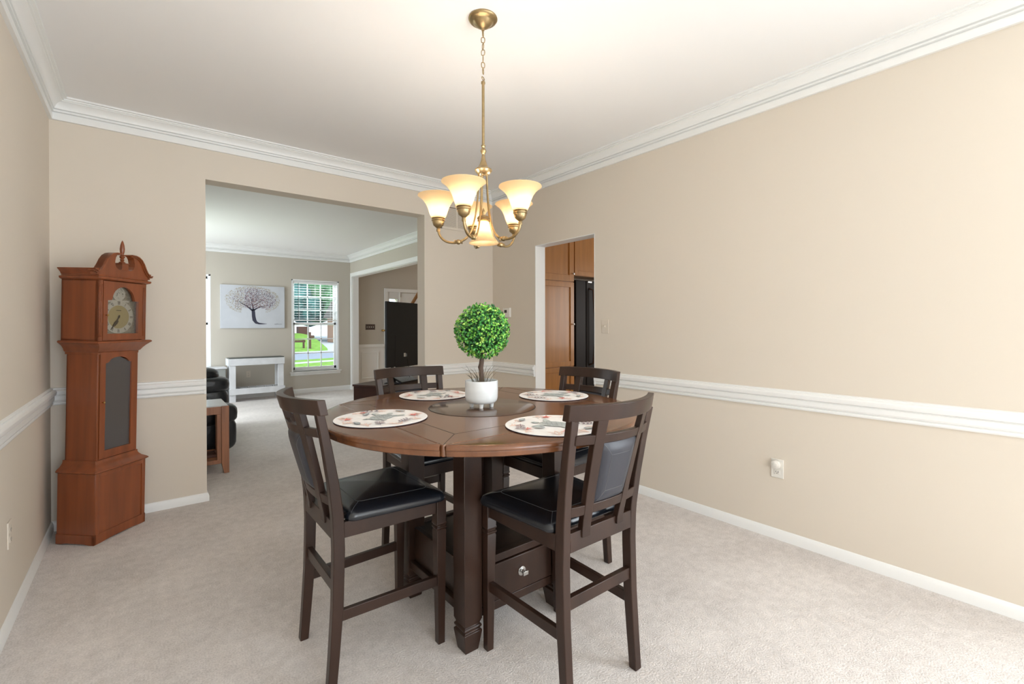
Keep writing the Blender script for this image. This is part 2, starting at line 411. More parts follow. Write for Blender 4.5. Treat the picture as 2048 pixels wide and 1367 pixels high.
# ------------------------------------------------------------------ CHAIRS
POST = [(0, -.230), (.12, -.220), (.30, -.207), (.50, -.202), (.62, -.205), (.75, -.222), (.90, -.249), (1.065, -.284)]
def yb(z): return interp(z, POST)
def hwid(z): return interp(z, [(0, .183), (.6, .181), (1.06, .206)])
def bow(x, z):
    a = interp(z, [(.6, .018), (.70, .03), (1.05, .066)]); return -a*(1-(x/.21)**2)
def make_chair():
    root = thing('dining_chair', '', 'chair')
    W = M['walnut']
    for s in (-1, 1):   # rear posts run from the carpet to the top rail
        secs = []
        for i in range(25):
            z = 1.012*i/24; c = s*hwid(z); y = yb(z); t = interp(z, [(0, .0165), (.3, .020), (.62, .021), (1.0, .0145)]); w = .0172
            secs.append([(c-w, y-t, z), (c+w, y-t, z), (c+w, y+t, z), (c-w, y+t, z)])
        MB().loft(secs).build('rear_leg', W, root, bevel=.003)
    for s in (-1, 1):   # front legs: square block, two beads, taper
        prof = [(0, .0150, 0), (.30, .0185, .0), (.468, .0215, 0), (.474, .0195, 0), (.477, .0195, 0), (.481, .0232, 0), (.487, .0232, 0), (.490, .0195, 0), (.494, .0195, 0), (.498, .0232, 0), (.504, .0232, 0), (.507, .0215, 0), (.604, .0215, 0)]
        secs = []
        for z, w, _ in prof:
            c = s*interp(z, [(0, .198), (.5, .194)]); y = .211
            secs.append([(c-w, y-w, z), (c+w, y-w, z), (c+w, y+w, z), (c-w, y+w, z)])
        MB().loft(secs).build('front_leg', W, root, bevel=.0015)
    b = MB()
    b.box(-.17, .17, .200, .224, .545, .604)
    b.box(-.165, .165, -.224, -.200, .545, .612)
    for s in (-1, 1):
        secs = []
        for y, x in ((-.19, .181), (.20, .195)):
            secs.append([(s*(x-.012), y, .545), (s*(x+.012), y, .545), (s*(x+.012), y, .604), (s*(x-.012), y, .604)])
        b.loft(secs)
    b.build('seat_frame', W, root, bevel=.002)
    for s in (-1, 1):   # foot rests
        secs = [[(s*(x-.010), y, .242), (s*(x+.010), y, .242), (s*(x+.010), y, .282), (s*(x-.010), y, .282)] for y, x in ((-.205, .182), (.205, .196))]
        MB().loft(secs).build('side_stretcher', W, root, bevel=.002)
    MB().box(-.17, .17, -.218, -.196, .345, .388).build('rear_stretcher', W, root, bevel=.002)
    # curved rails of the back
    def crail(name, z0, z1, hw_, th, off=0):
        secs = []
        for i in range(25):
            x = -hw_ + 2*hw_*i/24; q = []
            for z, o in ((z0, -th), (z0, th), (z1, th), (z1, -th)):
                q.append((x, yb(z)+bow(x, z)+o+off, z))
            secs.append(q)
        return MB().loft(secs).build(name, W, root, bevel=.0025)
    crail('top_rail', 1.008, 1.064, .227, .0145)
    crail('back_rail', .925, .958, .192, .010)
    crail('back_rail', .668, .705, .172, .010)
    for s in (-1, 1):
        secs = []
        for i in range(17):
            z = .585+.425*i/16; c = s*interp(z, [(.6, .092), (1.0, .112)]); q = []
            for x, o in ((c-.019, -.012), (c+.019, -.012), (c+.019, .012), (c-.019, .012)):
                q.append((x, yb(z)+bow(x, z)+o, z))
            secs.append(q)
        MB().loft(secs).build('back_slat', W, root, bevel=.002)
    # padded back panel between the slats
    b = MB(); N = 14
    def pad(side):
        rows = []
        for j in range(N+1):
            v = -1+2*j/N; row = []
            for i in range(N+1):
                u = -1+2*i/N; z = .8145+v*.111; x = u*interp(z, [(.7, .076), (.93, .090)])
                e = (max(0, 1-u**6)*max(0, 1-v**6))**.5
                row.append(Vector((x, yb(z)+bow(x, z)+side*(.004+.017*e), z)))
            rows.append(row)
        return rows
    for side in (-1, 1):
        rows = pad(side); b.add([p for r in rows for p in r], [(j*(N+1)+i, j*(N+1)+i+1, (j+1)*(N+1)+i+1, (j+1)*(N+1)+i) for j in range(N) for i in range(N)])
    pf, pr = pad(1), pad(-1)
    def edge(rows): return rows[0] + [r[-1] for r in rows[1:]] + rows[-1][-2::-1] + [r[0] for r in rows[-2:0:-1]]
    ea, eb = edge(pf), edge(pr); n = len(ea)
    b.add(ea+eb, [(k, (k+1) % n, n+(k+1) % n, n+k) for k in range(n)])
    bc = b.build('back_cushion', M['leather_back'], root, smooth=70)
    bc['label'] = 'dark slate padded leather back panel'
    b = MB()
    for side in (-1, 1):
        def P(u, v):
            z = .8145+v*.111; x = u*interp(z, [(.7, .076), (.93, .090)]); e = (max(0, 1-u**6)*max(0, 1-v**6))**.5
            return (x, yb(z)+bow(x, z)+side*(.0042+.017*e), z)
        q = .6
        ring = [P(lerp(-q, q, t/8), -q) for t in range(8)] + [P(q, lerp(-q, q, t/8)) for t in range(8)] + [P(lerp(q, -q, t/8), q) for t in range(8)] + [P(-q, lerp(q, -q, t/8)) for t in range(8)]
        b.tube(ring, .0007, 5, closed=True)
        for a, c in ((-1, -1), (1, -1), (1, 1), (-1, 1)): b.tube([P(a*lerp(q, .95, t/4), c*lerp(q, .95, t/4)) for t in range(5)], .0007, 5)
    b.build('seam', M['stitch'], bc)
    # seat cushion
    def outline(sc, n=72):
        pts = []; r = .035
        cor = [(.243, .226, 0), (-.243, .226, 90), (-.212, -.176, 180), (.212, -.176, 270)]
        for cx, cy, a0 in cor:
            ox, oy = cx - math.copysign(r, cx), cy - math.copysign(r, cy)
            for k in range(n//4):
                a = R(a0 + 90*k/(n//4-1)); pts.append((sc*(ox+r*math.cos(a)), .02+sc*(oy-.02+r*math.sin(a))))
        return pts
    LV = [(.95, .600), (.985, .604), (1.0, .612), (.998, .622), (.975, .632), (.93, .639), (.86, .645), (.72, .651), (.5, .657), (.25, .661), (.02, .662)]
    b = MB().loft([[(x, y, z) for x, y in outline(sc)] for sc, z in LV])
    cu = b.build('seat', M['leather'], root, smooth=60); cu['label'] = 'black leather seat cushion'
    def zs(s): return interp(s, [(q, z) for q, z in reversed(LV[2:])])
    b = MB()
    o = outline(.72); b.tube([(x, y, zs(.72)+.0001) for x, y in o], .0008, 5, closed=True)
    for k in range(4):
        i = k*18+9
        b.tube([(outline(s)[i][0], outline(s)[i][1], zs(s)+.0002) for s in (.72, .8, .86, .93, .975)], .0008, 5)
    b.build('seam', M['stitch'], cu)
    return root
chair = make_chair()
spots = [(.757, 1.905, -90, 'dark walnut counter chair left of the round table, seat facing right toward the pot'),
         (1.300, 1.335, 0, 'nearest dark walnut counter chair with its slate padded back toward the viewer'),
         (1.290, 2.365, 180, 'dark walnut counter chair behind the table, in front of the black television'),
         (1.800, 1.878, 90, 'dark walnut counter chair behind the table, in front of the kitchen doorway')]
for i, (x, y, a, lab) in enumerate(spots):
    o = chair if i == 0 else copy_tree(chair)
    o.location = (x, y, 0); o.rotation_euler = (0, 0, R(a)); tag(o, lab, 'chair', 'counter chairs around the dining table')

# ------------------------------------------------------------------ TABLE
TX, TY, TZ, TR = 1.286, 1.850, .930, .737
tb = thing('dining_table', 'round dark walnut counter-height dining table with hinged leaves and a drawer in its base', 'table', (TX, TY, 0))
W = M['walnut']; hs = .520   # half of the square centre
TH = .040
def rim_profile(poly_fn):
    pass
def slab(poly, name, parent, material, z0, z1, bev):
    return MB().prism(poly, z0, z1).build(name, material, parent, bevel=bev, seg=4)
# centre square, its corners cut to the circle
c = .0
sq = []
cut = .010
for sx, sy in ((1, 1), (-1, 1), (-1, -1), (1, -1)):
    a = [(sx*hs, sy*(hs-cut)), (sx*(hs-.0015), sy*(hs-.0015)), (sx*(hs-cut), sy*hs)]
    if sx*sy < 0: a = a[::-1]
    sq += a
top = MB().prism(sq, TZ-TH, TZ).build('table_top', M['walnut_top'], tb, bevel=.004, seg=3)
gap = .003
for k in range(4):
    ch = hs+gap; a0 = math.acos(ch/TR); n = 36; pts = []
    r = .030   # rounded leaf ends
    for i in range(n+1):
        a = lerp(-a0+.014, a0-.014, i/n); pts.append((TR*math.cos(a), TR*math.sin(a)))
    def arc_end(sg):
        pa = Vector((TR*math.cos(a0-.014), TR*math.sin(a0-.014))); pc = Vector((ch+.001, math.sqrt(TR**2-ch**2)-.002)); pb = Vector((ch, math.sqrt(TR**2-ch**2)-.035))
        q = []
        for i in range(1, 9):
            t = i/8; p = pa*(1-t)**2+pc*2*t*(1-t)+pb*t*t; q.append((p.x, sg*p.y))
        return q
    e1 = arc_end(1); e0 = arc_end(-1)
    poly = pts + e1 + e0[::-1]
    ang = k*PI/2
    poly = [(x*math.cos(ang)-y*math.sin(ang), x*math.sin(ang)+y*math.cos(ang)) for x, y in poly]
    # two-step edge: a rounded upper moulding over a slightly recessed lower band
    b = MB(); secs = []
    def shrink(poly, d):
        out = []
        for x, y in poly:
            rr = math.hypot(x, y)
            if rr > TR-.02: f = (rr-d)/rr; out.append((x*f, y*f))
            else: out.append((x, y))
        return out
    for d, z in ((.010, TZ-TH), (.006, TZ-TH+.003), (.004, TZ-TH+.016), (.006, TZ-.020), (.001, TZ-.017), (.000, TZ-.011), (.002, TZ-.006), (.008, TZ-.0015), (.014, TZ)):
        secs.append([(x, y, z) for x, y in shrink(poly, d)])
    MB().loft(secs).build('drop_leaf', M['walnut_top'], tb, smooth=35)
# inlay lines of the centre square: a mitred frame with a middle plank line
b = MB(); f = .405; z0, z1 = TZ-.001, TZ+.0003; w = .0013
for s in (-1, 1):
    b.box(-f, f, s*f-w, s*f+w, z0, z1).box(s*f-w, s*f+w, -f, f, z0, z1)
for sx in (-1, 1):
    for sy in (-1, 1):
        Mx = Matrix.Translation((sx*f, sy*f, 0)) @ Matrix.Rotation(math.atan2(sy, sx), 4, 'Z')
        b.box(0, (hs-f)*1.414-.012, -w, w, z0, z1, Mx)
b.build('inlay', M['groove'], top)
MB().lathe([(.2545, TZ-.0005), (.2545, TZ+.0004), (.2585, TZ+.0004), (.2585, TZ-.0005)], n=96).build('lazy_susan_groove', M['groove'], tb)
ls = MB().lathe([(0, TZ-.001), (.2545, TZ-.001), (.2545, TZ+.0012), (.253, TZ+.0018), (0, TZ+.0018)], n=96).build('lazy_susan', M['smoked'], tb, smooth=40)
# legs
LO = .247
LP = [(0, .031), (.075, .0425), (.082, .0425), (.085, .038), (.090, .036), (.094, .040), (.100, .0425), (.105, .040), (.108, .036), (.112, .036), (.128, .0425), (TZ-TH, .0425)]
for sx in (-1, 1):
    for sy in (-1, 1):
        MB().loft([[(sx*LO+a*w, sy*LO+c*w, z) for a, c in ((-1, -1), (1, -1), (1, 1), (-1, 1))] for z, w in LP]).build('leg', W, tb, bevel=.002)
q = LO
MB().box(-q, q, -q-.02, -q, .825, TZ-TH).box(-q, q, q, q+.02, .825, TZ-TH).box(-q-.02, -q, -q, q, .825, TZ-TH).box(q, q+.02, -q, q, .825, TZ-TH).build('apron', W, tb)
b = MB().box(-q, q, -q-.020, -q+.015, .117, .155).box(-q, q, q-.015, q+.02, .117, .155).box(-q-.034, -q+.0, -q, q, .150, .190).box(q, q+.034, -q, q, .150, .19)
b.build('base_rail', W, tb, bevel=.003)
b = MB().box(-q, q, -q-.02, -q+.012, .318, .350).box(-q, q, q-.012, q+.02, .318, .350).box(-q-.012, -q+.012, -q, q, .19, .345).box(q-.012, q+.012, -q, q, .19, .345).box(-q, q, -q, q, .155, .165).box(-q, q, -q, q, .330, .342)
b.build('storage_box', W, tb, bevel=.002)
dr = MB().box(-q+.044, q-.044, -q-.026, -q, .160, .314).build('drawer', W, tb, bevel=.004)
b = MB().lathe([(0, 0), (.021, 0), (.021, -.003), (.008, -.006), (.006, -.022)], (.02, -q-.026, .240), 24, axis='y').box(.006, .034, -q-.056, -q-.047, .231, .249)
b.build('knob', M['nickel'], dr, bevel=.002)

# ------------------------------------------------------------------ PLACEMATS
def ell(cx, cy, a, c, rot=0, n=18):
    return [(cx+a*math.cos(2*PI*k/n)*math.cos(rot)-c*math.sin(2*PI*k/n)*math.sin(rot), cy+a*math.cos(2*PI*k/n)*math.sin(rot)+c*math.sin(2*PI*k/n)*math.cos(rot)) for k in range(n)]
def make_mat(rad):
    b = MB(); zt = .0045; rnd = random.Random(3)
    b.mat(1).lathe([(rad-.003, 0), (rad, .001), (rad, .0035)], n=80)
    b.mat(0).lathe([(rad, .0034), (rad-.001, zt), (0, zt)], n=80)
    lev = [zt]
    def shape(poly, m):
        lev[0] += .00002
        b.mat(m).add([(x, y, lev[0]) for x, y in poly], [tuple(range(len(poly)))])
    def stroke(pts, w, m):
        for (x0, y0), (x1, y1) in zip(pts, pts[1:]):
            dx, dy = x1-x0, y1-y0; L = math.hypot(dx, dy) or 1; nx, ny = -dy/L*w/2, dx/L*w/2
            shape([(x0+nx, y0+ny), (x0-nx, y0-ny), (x1-nx, y1-ny), (x1+nx, y1+ny)], m)
    # pale coral branches around the border
    for k in range(9):
        a = 2*PI*k/9+.2; r0 = rad*.93
        p = (r0*math.cos(a), r0*math.sin(a))
        for j in range(5):
            t = a+PI+rnd.uniform(-.9, .9); L = rnd.uniform(.03, .065)
            q1 = (p[0]+L*.5*math.cos(t), p[1]+L*.5*math.sin(t)); q2 = (q1[0]+L*.5*math.cos(t+.5), q1[1]+L*.5*math.sin(t+.5)); q3 = (q1[0]+L*.5*math.cos(t-.5), q1[1]+L*.5*math.sin(t-.5))
            stroke([p, q1, q2], .0045, 5); stroke([q1, q3], .0035, 5)
    # turtle
    def turtle():
        rot = .35; K = .80
        for fx, fy, la, wi, an in ((.055, .055, .050, .016, 1.0), (.055, -.055, .050, .016, -1.0), (-.06, .045, .026, .012, 2.4), (-.06, -.045, .026, .012, -2.4)):
            x, y = fx*math.cos(rot)-fy*math.sin(rot), fx*math.sin(rot)+fy*math.cos(rot)
            shape(ell(x*K, y*K, la*K, wi*K, rot+an), 2)
        shape(ell(.098*K*math.cos(rot), .098*K*math.sin(rot), .022*K, .016*K, rot), 2)
        shape(ell(0, 0, .074*K, .055*K, rot, 28), 2)
        for i in range(-2, 3):
            for j in range(-1, 2):
                x, y = i*.025+(j % 2)*.012, j*.030
                if (x/.068)**2+(y/.05)**2 < 1:
                    X, Y = x*math.cos(rot)-y*math.sin(rot), x*math.sin(rot)+y*math.cos(rot)
                    h = ell(X*K, Y*K, .0125*K, .0125*K, rot, 6); stroke(h+[h[0]], .0016, 3)
    turtle()
    def star(cx, cy, r, rot):
        pts = []
        for k in range(10):
            rr = r if k % 2 == 0 else r*.3; pts.append((cx+rr*math.cos(rot+PI*k/5), cy+rr*math.sin(rot+PI*k/5)))
        for k in range(0, 10, 2): shape([pts[k], pts[(k+1) % 10], (cx, cy), pts[k-1]], 4)
    star(.105, -.085, .030, .3); star(-.115, .075, .028, 1.0); star(.02, .135, .020, .6)
    # seaweed sprigs and shells
    for cx, cy, a in ((-.10, -.10, .8), (.07, .12, 2.2), (-.02, -.14, .2)):
        st = [(cx+math.cos(a)*t*.06-math.sin(a)*.006*math.sin(t*4), cy+math.sin(a)*t*.06) for t in (-.5, -.2, .1, .4, .7)]
        stroke(st, .0025, 6)
        for k, p in enumerate(st[1:]):
            for sg in (-1, 1): shape(ell(p[0]+.012*math.cos(a+sg), p[1]+.012*math.sin(a+sg), .011, .004, a+sg, 10), 6)
    for cx, cy, a in ((.0, .095, .4), (-.145, -.02, 1.3), (.14, .03, 1.9)): shape(ell(cx, cy, .024, .011, a), 3); shape(ell(cx, cy, .018, .007, a), 2)
    return b.build('placemat', [M['matwhite'], M['matedge'], M['p_grey'], M['p_dark'], M['p_red'], M['p_pink'], M['p_plum']], smooth=30)
mt = make_mat(.192)
mats = [(.788, 1.880, 20, 'round sea turtle placemat in front of the left chair'),
        (1.258, 1.318, 100, 'round sea turtle placemat nearest the viewer, behind the padded chair back'),
        (1.285, 2.325, 200, 'round sea turtle placemat at the far left of the table, partly behind the white pot'),
        (1.790, 1.880, 285, 'round sea turtle placemat at the far right of the table, before the kitchen doorway')]
for i, (x, y, a, lab) in enumerate(mats):
    o = mt
    if i: o = mt.copy(); COL.objects.link(o)
    o.location = (x, y, TZ+.0006); o.rotation_euler = (0, 0, R(a)); tag(o, lab, 'placemat', 'round placemats on the dining table')

# ------------------------------------------------------------------ TOPIARY
pz = TZ+.0018
tp = thing('topiary_plant', 'ball-shaped green topiary in a ribbed white footed pot at the middle of the table', 'plant', (1.279, 1.846, pz))
b = MB().lathe([(0, .018), (.050, .018), (.066, .022), (.075, .032), (.0785, .048), (.0795, .085), (.0785, .126), (.0765, .128), (.0745, .126), (.0745, .112), (0, .112)], n=64)
pot = b.build('pot', M['ceramic'], tp, smooth=40)
for k in range(4):
    a = k*PI/2+PI/4+R(8); MB().lathe([(.009, 0), (.011, .012), (.014, .024), (0, .024)], (.048*math.cos(a), .048*math.sin(a), 0), 16).build('foot', M['ceramic'], pot, smooth=40)
MB().lathe([(0, .117), (.03, .119), (.0742, .115), (.0742, .112), (0, .112)], n=32).build('gravel', M['soil'], tp, smooth=60)
tr = [(-.001, 0, .112), (.001, 0, .15), (-.002, .002, .19), (.003, 0, .235), (.004, .001, .32)]
MB().tube(tr, [.0125, .011, .0115, .0105, .011], 12).tube([(p[0]+.009*math.cos(i*1.3), p[1]+.009*math.sin(i*1.3), p[2]) for i, p in enumerate(tr)], .005, 8).tube([(p[0]+.009*math.cos(i*1.3+2.4), p[1]+.009*math.sin(i*1.3+2.4), p[2]) for i, p in enumerate(tr)], .005, 8).build('trunk', M['bark'], tp, smooth=50)
b = MB()
for k in range(26):
    a = random.uniform(0, 2*PI); r0 = random.uniform(.012, .05); L = random.uniform(.05, .12); lean = random.uniform(.2, .95)
    p0 = Vector((r0*math.cos(a), r0*math.sin(a), .114)); pts = []
    for i in range(6):
        t = i/5; pts.append(p0+Vector((math.cos(a)*lean*L*t**1.6, math.sin(a)*lean*L*t**1.6, L*t*(1-.25*t))))
    b.tube(pts, [.0014, .0013, .0011, .0009, .0006, .0002], 5)
b.build('grass_blade', M['grassblade'], tp)
b = MB(); C0 = Vector((.006, 0, .364)); RF = .127
for k in range(3000):
    z = random.uniform(-1, 1); a = random.uniform(0, 2*PI); s = math.sqrt(1-z*z); n = Vector((s*math.cos(a), s*math.sin(a), z))
    p = C0 + n*(RF*random.uniform(.86, 1.03))
    t = n.orthogonal().normalized(); t.rotate(Matrix.Rotation(random.uniform(0, 2*PI), 3, n)); d = (t*random.uniform(.5, 1)+n*random.uniform(.1, 1.0)).normalized()
    w = d.cross(n).normalized(); up = w.cross(d).normalized(); L = random.uniform(.011, .018); hwd = L*.36
    b.add([p, p+d*L*.45+w*hwd+up*.002, p+d*L, p+d*L*.45-w*hwd+up*.002, p+d*L*.5], [(0, 1, 4), (1, 2, 4), (2, 3, 4), (3, 0, 4)])
fo = b.build('foliage', M['leaf'], tp)
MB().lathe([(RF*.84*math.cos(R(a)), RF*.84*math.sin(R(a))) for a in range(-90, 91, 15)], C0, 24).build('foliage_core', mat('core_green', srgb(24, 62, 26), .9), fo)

# ------------------------------------------------------------------ CHANDELIER
CX, CY = 1.286, 1.835
ch = thing('chandelier', 'antique brass chandelier with lit amber glass shades hanging above the table', 'chandelier', (CX, CY, H))
BA = M['brass_antique']
MB().lathe([(0, 0), (.068, 0), (.070, -.006), (.066, -.012), (.058, -.016), (.050, -.018), (.046, -.022), (.034, -.036), (.018, -.046), (.008, -.050), (.007, -.060), (0, -.062)], n=48).build('canopy', BA, ch, smooth=35)
b = MB(); z = -.062
def link(zc, L, w, turn, r=.0022):
    pts = []
    for k in range(20):
        a = 2*PI*k/20; x = w*math.cos(a); zz = (L-w)*(1 if math.sin(a) > 0 else -1)*min(1, abs(math.sin(a))*1.6)+w*math.sin(a)*.6
        q = Vector((x, 0, zc+zz*.72)); q.rotate(Matrix.Rotation(turn, 3, 'Z')); pts.append(q)
    b.tube(pts, r, 6, closed=True)
for k in range(7): link(-.075-k*.030, .021, .0085, (k % 2)*PI/2+R(38+20*((k*7) % 3)))
link(-.290, .015, .0135, R(30), .0022)
b.build('chain', BA, ch, smooth=60)
MB().lathe([(0, -.300), (.006, -.302), (.010, -.306), (.010, -.314), (.0068, -.318), (.0068, -.606), (.010, -.610), (.010, -.617), (.006, -.622), (.011, -.628), (.0145, -.638), (.011, -.648), (.006, -.654), (.008, -.658), (.008, -.664), (0, -.666)], n=24).build('rod', BA, ch, smooth=35)
MB().lathe([(.008, -.664), (.011, -.680), (.018, -.702), (.026, -.716), (.034, -.722), (.041, -.727), (.042, -.733), (.038, -.738), (.030, -.748), (.018, -.752), (0, -.753)], n=40).build('bell_cap', BA, ch, smooth=35)
shade_prof = [(.031, 0), (.037, .010), (.043, .026), (.050, .048), (.060, .070), (.074, .089), (.091, .103), (.098, .108)]
def shade_mesh(c, flip=1, sc=1.0):
    inner = [(r*sc-.003, h+.0015) for r, h in shade_prof]
    prof = [(r*sc, h) for r, h in shade_prof] + [(shade_prof[-1][0]*sc-.001, shade_prof[-1][1]+.0025)] + inner[::-1]
    return MB().lathe([(r, flip*h) for r, h in prof], c, 48)
fwd = Vector((-math.sin(.6719), -math.cos(.6719), 0)); lat = Vector((math.cos(.6719), -math.sin(.6719), 0))
for k in range(5):
    a = R((-19.5, 52.5, 138, 197, -93)[k]); dv = fwd*math.cos(a)+lat*math.sin(a)
    def P(r, z): return dv*r+Vector((0, 0, z-H))
    # the arm drops from the bell, sweeps out low, and turns up under its shade
    ctrl = [(.022, 2.060), (.024, 2.00), (.030, 1.92), (.042, 1.84), (.062, 1.775), (.088, 1.742), (.118, 1.728), (.150, 1.723), (.182, 1.730), (.205, 1.748), (.217, 1.770), (.220, 1.790)]
    pts = []
    for i in range(len(ctrl)-1):
        p0, p1, p2, p3 = ctrl[max(i-1, 0)], ctrl[i], ctrl[i+1], ctrl[min(i+2, len(ctrl)-1)]
        for j in range(5):
            t = j/5; q = [.5*((2*p1[m])+(-p0[m]+p2[m])*t+(2*p0[m]-5*p1[m]+4*p2[m]-p3[m])*t*t+(-p0[m]+3*p1[m]-3*p2[m]+p3[m])*t**3) for m in (0, 1)]
            pts.append(P(*q))
    pts.append(P(*ctrl[-1]))
    b = MB().tube(pts, [.0044 if i < 24 else .0060 for i in range(len(pts))], 10)
    Rz = Matrix.Rotation(math.atan2(dv.y, dv.x), 4, 'Z')
    b.lathe([(.005, -.020), (.010, -.019), (.010, -.015), (.006, -.012), (.011, -.006), (.0125, 0), (.011, .006), (.006, .012), (.010, .015), (.010, .019), (.005, .020)], P(.122, 1.727), 18, axis='x', M=Rz)
    arm = b.build('arm', BA, ch, smooth=50)
    MB().lathe([(0, 1.778-H), (.009, 1.778-H), (.009, 1.790-H), (.007, 1.794-H), (.012, 1.798-H), (.024, 1.808-H), (.029, 1.822-H), (.029, 1.828-H), (.032, 1.830-H), (.032, 1.836-H), (.029, 1.838-H), (.032, 1.841-H), (.031, 1.848-H), (.025, 1.850-H), (0, 1.850-H)], dv*.22, 28).build('holder', BA, arm, smooth=35)
    shade_mesh(P(.22, 1.842)).build('shade', M['shade'], ch, smooth=60)
    MB().lathe([(0, 0), (.010, .002), (.011, .018), (.020, .034), (.024, .048), (.020, .062), (.009, .070), (0, .071)], P(.22, 1.850), 20).build('bulb', M['bulb'], ch, smooth=60)
MB().lathe([(0, 1.845-H), (.018, 1.845-H), (.019, 1.850-H), (.028, 1.846-H), (.032, 1.838-H), (.028, 1.832-H), (.030, 1.826-H), (.024, 1.822-H), (0, 1.822-H)], n=28).lathe([(0, 1.845-H), (.008, 1.845-H), (.006, 1.86-H), (.009, 1.87-H), (.003, 1.885-H), (0, 1.89-H)], n=14).build('centre_holder', BA, ch, smooth=35)
shade_mesh((0, 0, 1.828-H), -1, .72).build('shade', M['shade'], ch, smooth=60)
MB().lathe([(0, 0), (.010, -.002), (.011, -.018), (.018, -.034), (.020, -.048), (.009, -.062), (0, -.064)], (0, 0, 1.822-H), 20).build('bulb', M['bulb'], ch, smooth=60)

# ------------------------------------------------------------------ GRANDFATHER CLOCK
ck = thing('longcase_clock', 'tall reddish cherry longcase clock with a broken-arch pediment in the room corner', 'clock', (-.121, 3.895, 0), (R(1.4), 0, R(47.3)))
CW = M['cherry']
D = .245
def rbox(b, hx, y0, y1, z0, z1): return b.box(-hx, hx, y0, y1, z0, z1)
# base: panelled box on a scalloped plinth
def scallop(L0, L1, n=20):
    pts = []
    for i in range(n+1):
        t = i/n; x = lerp(L0, L1, t); e = min(t, 1-t)
        pts.append((x, .006*min(1, max(0, (e-.12)/.16))))
    return pts
b = MB()
b.prism(scallop(-.180, .180)+[(.180, .060), (-.180, .060)], -.005, .012, axis='y')
for s in (-1, 1):
    x0, x1 = sorted((s*.180, s*.163)); b.prism(scallop(-.005, D)+[(D, .060), (-.005, .060)], x0, x1, axis='x')
b.build('plinth', CW, ck, bevel=.0015)
b = MB(); rbox(b, .174, .0, D, .055, .432)
b.box(-.174, -.150, -.006, .0, .06, .432).box(.150, .174, -.006, 0, .06, .432).box(-.15, .15, -.006, 0, .405, .432)
b.build('base_cabinet', CW, ck, bevel=.0015)
def flare(name, prof, yback=D):
    """prof: (half width grow, front grow, z) sections around the case"""
    secs = []
    for g, z in prof: secs.append([(-g[0], g[1], z), (g[0], g[1], z), (g[0], yback, z), (-g[0], yback, z)])
    return MB().loft(secs).build(name, CW, ck, bevel=.001)
flare('base_moulding', [((.176, -.004), .428), ((.188, -.016), .436), ((.188, -.016), .442), ((.180, -.008), .450), ((.162, .010), .462), ((.150, .022), .478), ((.146, .026), .488), ((.146, .026), .500)])
# waist with glazed door
wy = .030
b = MB().box(-.140, -.128, wy, D-.01, .495, 1.170).box(.128, .140, wy, D-.01, .495, 1.170).box(-.14, .14, D-.02, D-.01, .495, 1.17).box(-.128, .128, wy+.006, D-.01, .495, .51).box(-.128, .128, wy+.006, D-.01, 1.155, 1.17)
b.build('waist', CW, ck, bevel=.0015)
def frame_prism(b, hx, z0, z1, inner, y0, y1):
    """rectangle with an inner hole given as a polygon starting bottom left and running up and over to bottom right"""
    n = len(inner)
    outer = []
    for (x, z) in inner:
        # push each inner point out to the rectangle border
        outer.append((x, z))
    ob = []
    for i, (x, z) in enumerate(inner):
        if i == 0: ob.append((-hx, z0))
        elif i == n-1: ob.append((hx, z0))
        else:
            t = i/(n-1)
            if z < z1-.15 and abs(x) > .01 and (i < 2 or i > n-3): ob.append((math.copysign(hx, x), z))
            else: ob.append((max(-hx, min(hx, x*hx/max(abs(inner[0][0]), 1e-6))), z1))
    for i in range(n):
        j = (i+1) % n
        quad = [ob[i], ob[j], inner[j], inner[i]]
        b.loft([[(x, y0, z) for x, z in quad], [(x, y1, z) for x, z in quad]])
arch = [(-.090, .552), (-.090, 1.095)]
arch += [(-.075, 1.098)] + [(.068*math.sin(R(a)), 1.098+.034*math.cos(R(a))) for a in range(-80, 81, 16)] + [(.075, 1.098)]
arch += [(.090, 1.095), (.090, .552)]
b = MB(); frame_prism(b, .126, .505, 1.158, arch, wy-.004, wy+.014)
wd = b.build('waist_door', CW, ck)
MB().prism([(-.095, .545), (.095, .545), (.095, 1.10), (.07, 1.105), (0, 1.138), (-.07, 1.105), (-.095, 1.10)], wy+.006, wy+.010, axis='y').build('door_glass', M['clockglass'], wd)
MB().lathe([(0, 0), (.003, 0), (.003, -.008), (.006, -.012), (.006, -.016), (0, -.019)], (-.110, wy-.004, .855), 14, axis='y').build('knob', M['brass'], wd, smooth=50)
flare('waist_moulding', [((.142, .028), 1.150), ((.142, .028), 1.164), ((.150, .020), 1.170), ((.154, .010), 1.184), ((.166, -.006), 1.204), ((.184, -.020), 1.220), ((.190, -.024), 1.224), ((.190, -.024), 1.231), ((.184, -.018), 1.236)])
# hood
hy = .004; HX = .168
b = MB().box(-HX, -HX+.012, hy, D, 1.235, 1.615).box(HX-.012, HX, hy, D, 1.235, 1.615).box(-HX, HX, D-.012, D, 1.235, 1.615).box(-HX, HX, hy+.02, D, 1.235, 1.247).box(-HX, HX, hy+.02, D, 1.60, 1.615)
b.box(-HX, -.138, hy, hy+.02, 1.235, 1.615).box(.138, HX, hy, hy+.02, 1.235, 1.615)
b.build('hood', CW, ck, bevel=.001)
for s in (-1, 1):   # reeded pilaster strips
    b = MB()
    for k in range(3): b.box(s*.153-.0105+k*.008, s*.153-.0055+k*.008, hy-.004, hy, 1.26, 1.585)
    b.build('pilaster', CW, ck, bevel=.001)
ai = [(-.108, 1.280), (-.108, 1.487), (-.082, 1.489)] + [(.078*math.sin(R(a)), 1.492+.084*math.cos(R(a))) for a in range(-80, 81, 16)] + [(.082, 1.489), (.108, 1.487), (.108, 1.280)]
b = MB(); frame_prism(b, .137, 1.240, 1.605, ai, hy-.003, hy+.017)
hd = b.build('hood_door', CW, ck)
